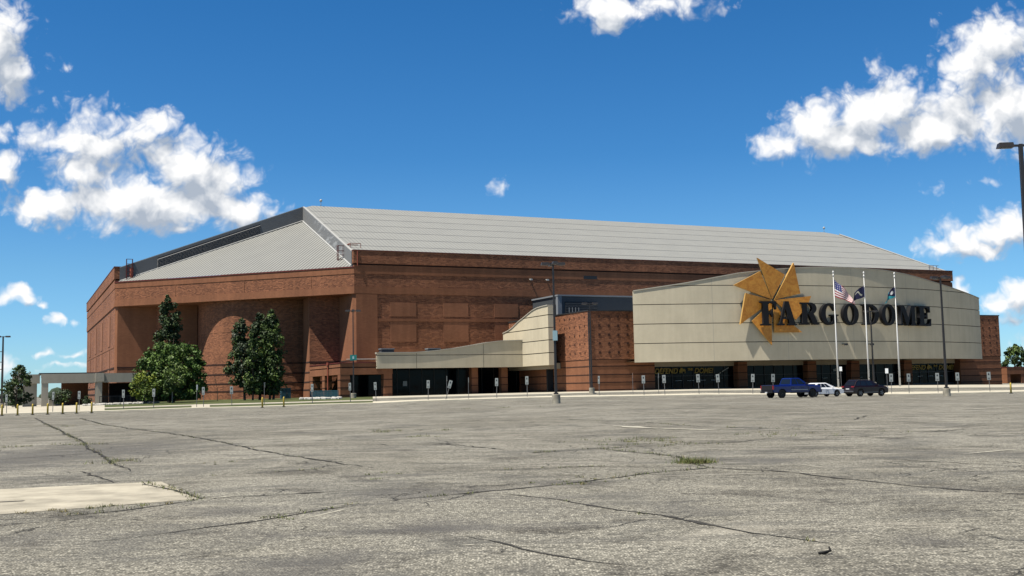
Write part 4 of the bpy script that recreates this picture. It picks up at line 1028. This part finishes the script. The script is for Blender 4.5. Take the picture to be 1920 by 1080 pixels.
# taller sign behind and edge-on signs
for px,y,hh,rz,lb,mm in ((1661,133,2.75,0,'taller plain white sign behind the maroon SUV','sign_white'),(1575,150,2.9,0,'small white sign beside the foot of the left flagpole','sign_white'),
     (372,127,2.6,86,'sign seen edge-on left of the sign beside the rounded tree','sign_white'),(498,130,2.65,84,'sign seen edge-on before the poplar trunks','sign_back'),
     (838.5,133,2.7,84,'edge-on sign behind the leaning parking sign','sign_back'),(879,127,2.5,85,'edge-on sign before the dark middle of the canopy','sign_back'),
     (1186,130,2.6,82,'faded orange-edged sign seen edge-on before the brick block','orange'),(1234,130,2.5,84,'edge-on sign below the gold window lettering','sign_back')):
    x=bear(px,y); t=empty('road_sign',(x,y,G(x,y)+.12),R(rz),lb,'sign')
    mb=MB(); mb.box(-.03,.03,0,.05,-.2,hh,0); mb.build('post',['steel'],t)
    mb=MB(); mb.box(-.19,.19,-.03,-.005,hh-.6,hh,0); mb.build('sign_panel',[mm],t,bevel=.02)
# bollards
BO=[(9,114),(38,114),(66,114.5),(94,115),(122,115.5),(148,116),(176,116.5),(494,121),(534,121.5),(1891,118)]
BLB=['yellow bollard nearest the far left edge, by the black lamp post','second yellow bollard of the left row, below the small tree','third yellow bollard of the left row, before the walkway end bay','fourth yellow bollard of the left row, before the planter',
 'fifth yellow bollard of the left row, mid walkway opening','sixth yellow bollard of the left row, beside a parking sign','last yellow bollard of the left row, left of the walkway column','left one of two yellow bollards before the poplars','right one of two yellow bollards before the poplars','single yellow bollard near the right end of the kerb']
bp=empty('bollard'); mb=MB(); mb.lathe([(.01,-.2),(.095,-.2),(.095,1.02),(.08,1.1),(.04,1.15),(.01,1.16)],14); mb.build('post',['yellow'],bp,smooth=True)
mb=MB(); mb.lathe([(.1,-.05),(.2,-.05),(.19,.04),(.1,.06)],12); mb.build('footing',['trim_black'],bp)
for k,((px,y),lb) in enumerate(zip(BO,BLB)):
    x=bear(px,y); lo=(x,y,G(x,y)+(.0 if 7<=k<9 else .02)); o=bp if k==0 else copy_thing(bp,lo); o.location=lo
    tag(o,lb,'bollard','yellow bollards at the lot edge'); o.rotation_euler=(0,0,k)
# railings
def railing(pxa,pxb,ya,yb,hh,m,lb,panels=False,name='railing'):
    xa,xb=bear(pxa,ya),bear(pxb,yb); z=G(xa,ya)+.1; d=Vector((xb-xa,yb-ya,0)); L_=d.length
    t=empty(name,(xa,ya,z),math.atan2(d.y,d.x),lb,'railing')
    mb=MB(); mb.box(0,L_,-.04,.04,hh-.08,hh,0); mb.box(0,L_,-.03,.03,.2,.26,0); mb.build('rail',[m],t)
    k=0
    while k<L_: mb=MB(); mb.box(k,k+.07,-.045,.045,-.1,hh+.02,0); k+=1.5; mb.build('post',[m],t)
    mb=MB(); k=.1
    while k<L_: mb.box(k,k+(.12 if panels else .03),-.015,.015,.26,hh-.08,0); k+=.2
    mb.build('baluster',[m],t)
railing(190,298,168,171,1.25,'dark_rail','dark metal railing under the grey walkway, left of the trees')
railing(583,636,158,153,1.15,'blue_rail','teal blue metal railing beside the brick porch',True)
p=(bear(537,172),172); t=empty('utility_box',(p[0],p[1],G(*p)),A0,'dark blue box-like cabinet behind the poplars at the brick drum','cabinet')
mb=MB(); mb.box(-.75,.75,-.5,.5,0,1.7,0); mb.box(-.8,.8,-.55,.55,1.7,1.8,0); mb.box(-.02,.02,-.53,-.5,.1,1.6,1); mb.build('cabinet_body',['blue_rail','trim_black'],t)
mb=MB(); mb.box(.1,.16,-.56,-.5,.8,1.1,0); mb.build('handle',['steel'],t)
# rocks
def rocks(name,pxa,pxb,ya,yb,n,lb):
    mb=MB(); rnd=random.Random(n)
    for k in range(n):
        t_=rnd.random(); y=ya+(yb-ya)*t_+rnd.uniform(-1.2,1.2); x=bear(pxa+(pxb-pxa)*t_,y); s_=rnd.uniform(.12,.34); z=G(x,y)+.12
        a=rnd.uniform(0,3)
        mb.v+=[]; i0=len(mb.v)
        ring=[(s_*(1+.3*rnd.uniform(-1,1))*math.cos(a+q_*math.pi/3),s_*(1+.3*rnd.uniform(-1,1))*math.sin(a+q_*math.pi/3)) for q_ in range(6)]
        mb.prism([(x+p_[0],y+p_[1]) for p_ in ring],z-.1,z+s_*.5,0,0,top=False,bottom=False)
        mb.poly([(x+p_[0]*.6,y+p_[1]*.6,z+s_*.85) for p_ in ring],0)
        for q_ in range(6):
            p1,p2=ring[q_],ring[(q_+1)%6]; mb.poly([(x+p1[0],y+p1[1],z+s_*.5),(x+p2[0],y+p2[1],z+s_*.5),(x+p2[0]*.6,y+p2[1]*.6,z+s_*.85),(x+p1[0]*.6,y+p1[1]*.6,z+s_*.85)],0)
    o=mb.build(name,['rock'],fixn=True); tag(o,lb,'rocks',kind='stuff')
rocks('rock_bed',162,300,150,152,150,'bed of pale boulders below the dark railing'); rocks('rock_bed',566,640,146,144,90,'bed of pale boulders before the teal railing and porch')

# ---------------------------------------------------------------- trees
def tree(name,px,y,label,shape,hgt,base_z,n,leaf,mats,trunk='bark',tr=.16,seed=1,group=None,stems=1,cat='tree',lean=0,dx=0):
    rnd=random.Random(seed); x=bear(px,y); z=G(x,y)+.1
    t=empty(name,(x,y,z),0,label,cat,group)
    mb=MB()
    for s_ in range(stems):
        ox=(s_-(stems-1)/2)*.5; top_=hgt*.8
        pts=[(ox,0,-.2),(ox*1.2+rnd.uniform(-.1,.1),rnd.uniform(-.1,.1),base_z),(ox*1.5+lean*.5,0,base_z+(top_-base_z)*.5),(ox*1.5+lean,0,top_)]
        mb.tube(pts,[tr*1.2,tr,tr*.6,tr*.15],8)
        for b in range(9):
            zz=base_z+(top_-base_z)*(b+.3)/10; rr=shape((zz)/hgt); a=rnd.uniform(0,6.28); up=rnd.uniform(.3,.9)
            mb.tube([(ox,0,zz),(ox+math.cos(a)*rr*.5,math.sin(a)*rr*.5,zz+rr*up*.5),(ox+math.cos(a)*rr*.85,math.sin(a)*rr*.85,zz+rr*up)],[tr*.45,tr*.25,tr*.06],5)
    mb.build('trunk',[trunk],t)
    mb=MB(); nc=max(12,n//55); cl=[]
    while len(cl)<nc:
        h=rnd.random(); rr=shape(h)
        if rnd.random()>(rr/ max(shape(q/20) for q in range(21)))**.55+.05: continue
        a=rnd.uniform(0,6.28); q=rr*rnd.random()**.45; 
        cl.append((math.cos(a)*q+lean*h,math.sin(a)*q,h*hgt,rnd.uniform(.32,.75)*min(1.0,rr*.55+.25),rnd.random()))
    for k in range(n):
        c=cl[k%nc]; 
        while True:
            d=Vector((rnd.gauss(0,1),rnd.gauss(0,1),rnd.gauss(0,1)*.9))
            if d.length>.01: break
        d=d.normalized()*c[3]*rnd.random()**.4*1.15
        p=Vector((c[0],c[1],c[2]))+d
        if p.z<base_z*.8: continue
        nn=(d.normalized()*.8+Vector((rnd.uniform(-1,1),rnd.uniform(-1,1),rnd.uniform(-.3,1)))).normalized()
        a=nn.orthogonal().normalized(); b=nn.cross(a); th=rnd.uniform(0,6.28); a,b=a*math.cos(th)+b*math.sin(th),b*math.cos(th)-a*math.sin(th)
        s_=leaf*rnd.uniform(.6,1.35)
        m_=0 if c[4]<.35 else (1 if c[4]<.78 else 2)
        if rnd.random()<.22: m_=rnd.randrange(3)
        mb.poly([p-a*s_,p-b*s_*.55,p+a*s_,p+b*s_*.55],m_)
    mb.build('crown',mats,t,fixn=False)
    return t
def prof(pts): return lambda h: interp(pts,h)
GR=['leaf_d','leaf_m','leaf_l']
tree('columnar_tree',319,162,'tallest dark columnar tree before the brick corner recess',prof([(0,.5),(.12,1.2),(.35,1.65),(.65,1.65),(.82,1.35),(.93,.9),(1,.4)]),15.9,2.0,9000,.21,['leaf_d','leaf_d','leaf_m'],seed=2,group='trees before the corner wall',tr=.2)
tree('rounded_tree',325,152,'broad rounded deep green tree at the foot of the tall columnar tree',prof([(0,3.4),(.2,4.5),(.5,4.75),(.75,4.5),(.88,3.8),(.96,2.9),(1,2.0)]),8.0,.6,20000,.21,['leaf_m','leaf_b','leaf_b2'],seed=5,tr=.16,group='trees before the corner wall',stems=2)
tree('bush',274,146.5,'bright yellow-green bush at the left side of the rounded tree',prof([(0,.4),(.2,1.3),(.5,1.8),(.8,1.3),(1,.3)]),4.3,.9,2200,.17,['leaf_y2','leaf_y','leaf_y'],seed=9,tr=.06,cat='bush')
tree('young_tree',326,144.5,'young lighter green tree with slim pale trunk before the rounded tree',prof([(0,.2),(.3,.4),(.45,1.5),(.7,1.6),(.9,.9),(1,.2)]),5.6,2.0,2000,.18,['leaf_m','leaf_l','leaf_y2'],'bark_pale',.07,seed=12,group='trees before the corner wall')
tree('poplar_tree',461,155,'shorter grey-green poplar with bushy left side and dark bare trunk',prof([(0,.3),(.2,.8),(.24,2.4),(.45,2.6),(.58,1.7),(.75,1.1),(.9,.8),(1,.2)]),11.6,2.4,8000,.19,['leaf_g','leaf_m','leaf_g2'],seed=21,group='poplars before the brick drum',tr=.16,lean=-.6)
tree('poplar_tree',489,157,'middle dense poplar of the group before the brick drum',prof([(0,1.0),(.1,1.6),(.4,1.9),(.7,1.45),(.88,.9),(1,.25)]),12.4,1.0,10500,.19,['leaf_d','leaf_d','leaf_m'],seed=22,group='poplars before the brick drum',tr=.18)
tree('poplar_tree',511,155,'right-hand tallest poplar before the brick drum',prof([(0,1.0),(.1,1.5),(.4,1.7),(.7,1.4),(.88,.9),(1,.25)]),12.7,.9,10500,.19,['leaf_d','leaf_m','leaf_l'],seed=23,group='poplars before the brick drum',tr=.16,stems=2)
tree('poplar_tree',476,153,'narrow poplar between the bushy and the dense poplar',prof([(0,.4),(.15,.9),(.5,1.2),(.8,.8),(1,.15)]),9.8,1.2,3500,.19,['leaf_d','leaf_m','leaf_l'],seed=24,group='poplars before the brick drum',tr=.12)
tree('small_tree',36,150,'small dark open-crowned tree at the far left beside the walkway',prof([(0,.6),(.15,1.6),(.5,1.9),(.75,1.3),(.9,.9),(1,.2)]),6.2,.6,2400,.2,['leaf_d','leaf_d','leaf_m'],seed=31,tr=.12)
tree('shrub',118,172,'dark shrub seen under the grey walkway',prof([(0,.6),(.4,1.5),(.8,1.1),(1,.2)]),2.7,.3,1200,.18,['leaf_d','leaf_m','leaf_g'],seed=33,tr=.07,cat='shrub')
tree('shrub',168,166,'low shrub at the foot of the walkway column',prof([(0,.6),(.4,.9),(.8,.6),(1,.2)]),1.3,.2,600,.14,['leaf_d','leaf_m','leaf_g'],seed=34,tr=.05,cat='shrub')
tree('distant_tree',1901,262,'dark tree rising behind the right end of the arena',prof([(0,1.5),(.2,2.6),(.5,3.0),(.75,2.4),(.92,1.2),(1,.3)]),9.3,.8,4200,.3,['leaf_d','leaf_m','leaf_l'],seed=41,tr=.25)
# bare sapling
sx_,sy_=bear(410,158),158; t=empty('bare_sapling',(sx_,sy_,G(sx_,sy_)+.1),0,'thin leafless sapling against the brick drum','sapling')
mb=MB(); rnd=random.Random(4); mb.tube([(0,0,0),(.05,0,1.6),(-.3,0,3.0),(-.5,0,4.2)],[.06,.045,.03,.01],6)
for k in range(12):
    z=1.2+k*.22; a=rnd.uniform(-1,1); mb.tube([(-.03*k,0,z),(a*.7-.03*k,rnd.uniform(-.3,.3),z+.7)],[.02,.006],4)
mb.build('trunk',['bark'],t)
# climbing vine mass on planter wall: low weeds along cracks (stuff)
mb=MB(); rnd=random.Random(8)
def tuft(x,y,s_,n,m0=0):
    z=G(x,y)+.005
    for k in range(n):
        a=rnd.uniform(0,6.28); l=s_*rnd.uniform(.5,1.3); ox,oy=x+rnd.gauss(0,s_*.9),y+rnd.gauss(0,s_*.9); w_=.006+.01*s_
        tx,ty=ox+math.cos(a)*l*.8,oy+math.sin(a)*l*.8
        mb.poly([(ox-w_*math.sin(a),oy+w_*math.cos(a),z),(ox+w_*math.sin(a),oy-w_*math.cos(a),z),(tx,ty,z+l*rnd.uniform(.4,1.0))],m0 if rnd.random()<.75 else 1)
def along(ci,a,b,dens,s_):
    Q=CRW[ci]; i0,i1=int(a*len(Q)),int(b*len(Q))
    for q in Q[i0:i1]:
        if rnd.random()<dens: tuft(q.x+rnd.gauss(0,.04),q.y+rnd.gauss(0,.04),s_*rnd.uniform(.5,1.3),12)
along(0,.35,1,.35,.07); along(1,0,1,.15,.05); along(16,0,1,.5,.06); along(18,.3,1,.5,.07); along(19,0,1,1,.07); along(4,.05,.3,.3,.06); along(4,.3,.5,.5,.07); along(6,0,1,.6,.10); along(3,.5,1,.25,.05); along(7,.3,1,.3,.05); along(8,.2,.7,.3,.07); along(10,0,1,.2,.08); along(5,0,1,.12,.04)
for (px,py,s_,n_,sp) in ((1305,868,.13,800,.13),(1180,828,.10,160,.5),(1235,832,.10,220,.6),(1200,825,.10,160,.4),(1450,815,.10,160,.8),(725,809,.12,120,.4),(793,820,.12,100,.4),(835,806,.12,60,.5),(1075,904,.05,180,.35),(420,868,.05,60,.3),(930,768,.2,100,1.2),(118,798,.12,60,.3),(35,838,.10,100,.25),(215,866,.10,160,.3),(155,834,.12,150,.35),(520,973,.05,80,.3),(740,893,.06,50,.4)):
    p=unproj(px,py)
    for k in range(n_//12): tuft(p.x+rnd.gauss(0,sp*1.2),p.y+rnd.gauss(0,sp*1.2),s_*rnd.uniform(.6,1.2),12)
for (px,py) in ((44,963),(100,957),(118,960),(170,954),(195,951),(212,949),(270,948),(315,945)):
    p=unproj(px,py); tuft(p.x,p.y,.05,26,1 if rnd.random()<.4 else 0)
tag(mb.build('weeds',['weed','weed_dry'],fixn=False),'weeds and grass tufts growing in the lot cracks','weeds',kind='stuff')
# black rubber scrap near the camera
p=unproj(1548,1040); t=empty('rubber_scrap',(p.x,p.y,.006),0,'small curled black rubber scrap lying on the asphalt','debris')
mb=MB(); mb.tube([(-.07,-.02,.012),(0,-.012,.016),(.05,.01,.03),(.045,.035,.06)],[.012,.016,.014,.008],7); mb.build('scrap',['tyre'],t,smooth=True)

# ---------------------------------------------------------------- vehicles (x forward, y left, z up)
def vehicle(name,label,px,y,prof_,cab,W_,axles,wr,paintm,kind):
    x=bear(px,y); t=empty(name,(x,y,G(x,y)+.01),A0,label,'pickup truck' if kind=='truck' else ('car' if kind!='suv' else 'suv'))
    # body outline with wheel arches
    zb=prof_['zb']; out=[]
    x0,x1=prof_['x0'],prof_['x1']
    bot=[(x0+.08,zb)]
    for ax in axles:
        ra=wr+.07
        a0=math.asin(min(1,max(-1,(zb-wr)/ra)))
        for k in range(11):
            a=math.pi-a0-(math.pi-2*a0)*k/10; bot.append((ax+ra*math.cos(a),wr+ra*math.sin(a)))
    bot.append((x1-.1,zb))
    topl=prof_['top']   # from front to rear
    out=bot+topl
    half=W_/2
    mb=MB(); n=len(out); layers=[(-half+.0,1.0),(half,1.0)]
    # body with slightly tucked shoulders
    ys_=[-half*.94,-half,-half,half,half,half*.94]
    # simple: side rings
    def ring(yy,inset):
        r_=[]
        for (a,b) in out:
            cxm=(x0+x1)/2; zz=b
            if inset: a=cxm+(a-cxm)*(1-.012*inset); zz=b-(.05*inset if b>zb+.3 else 0)
            r_.append((a,yy,zz))
        return r_
    rings=[ring(-half*.93,1),ring(-half,0) if False else [(a,-half,b-.10 if b>zb+.55 else b) for a,b in out],[(a,half,b-.10 if b>zb+.55 else b) for a,b in out],ring(half*.93,1)]
    rings=[[(a,-half*.98,b) if b<zb+.55 else (a,-half*.98,b-.14) for a,b in out],[(a,-half*.90,b) for a,b in out],[(a,half*.90,b) for a,b in out],[(a,half*.98,b) if b<zb+.55 else (a,half*.98,b-.14) for a,b in out]]
    base=len(mb.v)
    for r_ in rings: mb.v+=r_
    for q in range(3):
        for k in range(n):
            a=base+q*n+k; b=base+q*n+(k+1)%n; mb.f.append((a,b,b+n,a+n)); mb.m.append(0)
    mb.f.append(tuple(base+k for k in range(n))); mb.m.append(0); mb.f.append(tuple(base+3*n+k for k in reversed(range(n)))); mb.m.append(0)
    body=mb.build('body',[paintm],t,bevel=.03)
    # cabin: lower outline -> upper outline
    (bx0,bx1,bz,tx0,tx1,tz,pil)=cab
    hb=half*.90; ht=half*.74
    mb=MB()
    lo=[(bx0,-hb,bz),(bx1,-hb,bz),(bx1,hb,bz),(bx0,hb,bz)]; hi=[(tx0,-ht,tz-.05),(tx1,-ht,tz-.05),(tx1,ht,tz-.05),(tx0,ht,tz-.05)]
    hh=[(tx0+.12,-ht*.88,tz),(tx1-.15,-ht*.88,tz),(tx1-.15,ht*.88,tz),(tx0+.12,ht*.88,tz)]
    i=len(mb.v); mb.v+=lo+hi+hh
    for k in range(4):
        mb.f.append((i+k,i+(k+1)%4,i+4+(k+1)%4,i+4+k)); mb.m.append(0)
        mb.f.append((i+4+k,i+4+(k+1)%4,i+8+(k+1)%4,i+8+k)); mb.m.append(0)
    mb.f.append((i+8,i+9,i+10,i+11)); mb.m.append(0)
    mb.build('cabin',[paintm],t,bevel=.03)
    def onface(c0,c1,c2,c3,a0,a1,b0,b1,off):
        c0,c1,c2,c3=map(Vector,(c0,c1,c2,c3)); nrm=(c1-c0).cross(c3-c0).normalized()
        def P(a,b): return (c0.lerp(c1,a)).lerp(c3.lerp(c2,a),b)+nrm*off
        return [P(a0,b0),P(a1,b0),P(a1,b1),P(a0,b1)]
    # windows
    for sgn in (0,1):
        if sgn==0: F_=(lo[0],lo[1],hi[1],hi[0])
        else: F_=(lo[2],lo[3],hi[3],hi[2])
        for (a0,a1) in pil:
            if sgn: a0,a1=1-a1,1-a0
            mb=MB(); mb.poly(onface(*F_,a0,a1,.10,.92,.012),0); mb.build('side_window',['carglass'],t,fixn=False)
    mb=MB(); mb.poly(onface(lo[1],lo[2],hi[2],hi[1],.06,.94,.05,.93,.012),0); mb.build('windscreen',['carglass'],t,fixn=False)
    mb=MB(); mb.poly(onface(lo[3],lo[0],hi[0],hi[3],.08,.92,.15,.9,.012),0); mb.build('rear_window',['carglass'],t,fixn=False)
    # door seams and handles
    for xs_ in ([-.75,.45,1.35] if kind=='truck' else [-1.15,-.05,1.1]):
        for sy in (-1,1):
            mb=MB(); a,b=sorted((sy*half*.975,sy*(half*.985+.006))); mb.box(xs_-.012,xs_+.012,a,b,zb+.14,cab[2]-.16,0); mb.build('door_seam',['trim_black'],t)
            if xs_<1.0:
                mb=MB(); a,b=sorted((sy*half*.975,sy*(half*.985+.03))); mb.box(xs_+.12,xs_+.30,a,b,cab[2]-.28,cab[2]-.24,0); mb.build('door_handle',['trim_black'],t)
    # wheels
    rimm='rim_black' if kind=='truck' else 'rim'
    for ax in axles:
        for sy in (-1,1):
            yy=sy*(half-.14)
            mb=MB(); mb.lathe([(wr*.6,yy-.12),(wr*.94,yy-.12),(wr,yy-.08),(wr,yy+.08),(wr*.94,yy+.12),(wr*.6,yy+.12)],24,0,(ax,wr),'y')
            wh=mb.build('wheel',['tyre'],t,smooth=False)
            mb=MB(); fy=yy+sy*.10
            mb.lathe([(wr*.60,fy-.001*sy),(wr*.62,fy),(.12,fy-.03*sy),(.01,fy-.02*sy)],20,1,(ax,wr),'y')
            for k in range(5):
                a=k*2*math.pi/5; ca,sa=math.cos(a),math.sin(a)
                q_=[(ax+ca*.06-sa*.045,fy+.012*sy,wr+sa*.06+ca*.045),(ax+ca*.06+sa*.045,fy+.012*sy,wr+sa*.06-ca*.045),(ax+ca*wr*.6+sa*.03,fy+.012*sy,wr+sa*wr*.6-ca*.03),(ax+ca*wr*.6-sa*.03,fy+.012*sy,wr+sa*wr*.6+ca*.03)]
                mb.poly(q_,0)
            mb.build('rim',[rimm,'trim_black'],wh,fixn=False)
    mb=MB(); mb.box(x0+.3,x1-.3,-half*.8,half*.8,zb-.06,zb+.2,0); 
    mb.build('underbody',['trim_black'],t)
    return t,half
def sidebox(t,nm,x0,x1,half,z0,z1,m,both=True,out=.02):
    mb=MB()
    for s_ in ((-1,1) if both else (-1,)):
        a,b=sorted((s_*(half*.97),s_*(half*.985+out))); mb.box(x0,x1,a,b,z0,z1,0)
    mb.build(nm,[m],t)
# blue pickup
tr,h=vehicle('pickup_truck','dark blue pickup truck with black tailgate parked before the entrance',1481,107,dict(x0=-2.9,x1=2.9,zb=.55,top=[(2.9,.75),(2.88,1.08),(2.7,1.18),(1.35,1.28),(1.3,1.30),(-.75,1.30),(-.76,1.27),(-2.88,1.27),(-2.9,.75)]),
   (-.75,1.45,1.26,-.55,.55,1.93,[(.06,.40),(.45,.80)]),2.0,(-1.85,1.85),.42,'blue_paint','truck')
mb=MB(); mb.box(-2.95,-2.89,-.86,.86,.72,1.25,0); mb.build('tailgate',['trim_black'],tr,bevel=.02)
mb=MB(); mb.box(-3.05,-2.9,-.92,.92,.5,.68,0); mb.build('rear_bumper',['trim_black'],tr,bevel=.02)
mb=MB(); mb.box(2.88,3.02,-.95,.95,.5,.78,0); mb.build('front_bumper',['trim_black'],tr,bevel=.03)
mb=MB(); mb.box(-3.06,-3.04,-.18,.18,.5,.62,0); mb.build('licence_plate',['plate'],tr)
for s_ in (-1,1):
    a,b=sorted((s_*.86,s_*.99)); mb=MB(); mb.box(-2.94,-2.84,a,b,.85,1.22,0); mb.build('taillight',['taillight'],tr)
    mb=MB(); mb.box(2.84,2.93,a,b,.85,1.05,0); mb.build('headlight',['headlight'],tr)
    a,b=sorted((s_*.95,s_*1.15)); mb=MB(); mb.box(1.0,1.15,a,b,1.28,1.48,0); mb.build('wing_mirror',['trim_black'],tr,bevel=.02)
sidebox(tr,'side_step',-.9,1.2,h,.46,.56,'trim_black',out=.06); sidebox(tr,'door_trim',-.8,1.25,h,.76,.80,'chrome')
mb=MB(); mb.box(-2.7,-.95,-.8,.8,1.262,1.285,0); mb.build('bed_cover',['trim_black'],tr)
# white sedan
sd,h=vehicle('sedan','white sedan parked between the blue pickup and the maroon SUV',1536,113.5,dict(x0=-2.35,x1=2.35,zb=.28,top=[(2.35,.45),(2.3,.66),(1.9,.80),(1.2,.92),(-1.3,.98),(-2.1,1.0),(-2.33,.9),(-2.35,.45)]),
   (-1.75,1.35,.93,-1.0,.3,1.44,[(.12,.34),(.37,.58),(.61,.80)]),1.82,(-1.42,1.42),.33,'white_paint','sedan')
for s_ in (-1,1):
    a,b=sorted((s_*.62,s_*.9)); mb=MB(); mb.box(-2.37,-2.28,a,b,.72,.88,0); mb.build('taillight',['taillight'],sd)
    mb=MB(); mb.box(2.2,2.33,a,b,.6,.72,0); mb.build('headlight',['headlight'],sd)
    a,b=sorted((s_*.88,s_*1.03)); mb=MB(); mb.box(.72,.86,a,b,.95,1.08,0); mb.build('wing_mirror',['white_paint'],sd,bevel=.02)
mb=MB(); mb.box(-2.37,-2.34,-.2,.2,.6,.72,0); mb.build('licence_plate',['plate'],sd)
# maroon suv
sv_,h=vehicle('suv','dark maroon SUV with roof rails parked right of the white sedan',1619,115,dict(x0=-2.35,x1=2.35,zb=.34,top=[(2.35,.6),(2.32,.92),(2.1,1.03),(1.15,1.12),(-2.1,1.14),(-2.33,1.0),(-2.35,.6)]),
   (-2.2,1.25,1.08,-1.75,.35,1.70,[(.05,.22),(.25,.50),(.53,.78)]),1.9,(-1.45,1.42),.38,'maroon_paint','suv')
for s_ in (-1,1):
    a,b=sorted((s_*.55,s_*.93)); mb=MB(); mb.box(-2.38,-2.28,a,b,.98,1.10,0); mb.build('taillight',['taillight'],sv_)
    mb=MB(); mb.box(2.22,2.36,a,b,.82,.95,0); mb.build('headlight',['headlight'],sv_)
    a,b=sorted((s_*.92,s_*1.08)); mb=MB(); mb.box(.78,.94,a,b,1.1,1.26,0); mb.build('wing_mirror',['maroon_paint'],sv_,bevel=.02)
    mb=MB(); mb.tube([(-1.6,s_*.66,1.70),(-1.5,s_*.66,1.75),(.1,s_*.66,1.75),(.2,s_*.66,1.70)],.02,6); mb.build('roof_rail',['rim'],sv_)
mb=MB(); mb.box(-2.42,-2.33,-.85,.85,.46,.62,0); mb.build('rear_bumper',['rim'],sv_,bevel=.02)
mb=MB(); mb.box(-2.38,-2.35,-.25,.25,.75,.88,0); mb.build('licence_plate',['plate'],sv_)
sidebox(sv_,'side_trim',-1.0,.95,h,.42,.46,'rim')
# red car at right edge
rc,h=vehicle('parked_car','red car at the far right edge behind the kerb',1944,225,dict(x0=-2.35,x1=2.35,zb=.28,top=[(2.35,.45),(2.3,.66),(1.9,.80),(1.2,.92),(-1.3,.98),(-2.1,1.0),(-2.33,.9),(-2.35,.45)]),
   (-1.75,1.35,.93,-1.0,.3,1.44,[(.12,.34),(.37,.58),(.61,.80)]),1.82,(-1.42,1.42),.33,'red_paint','sedan')
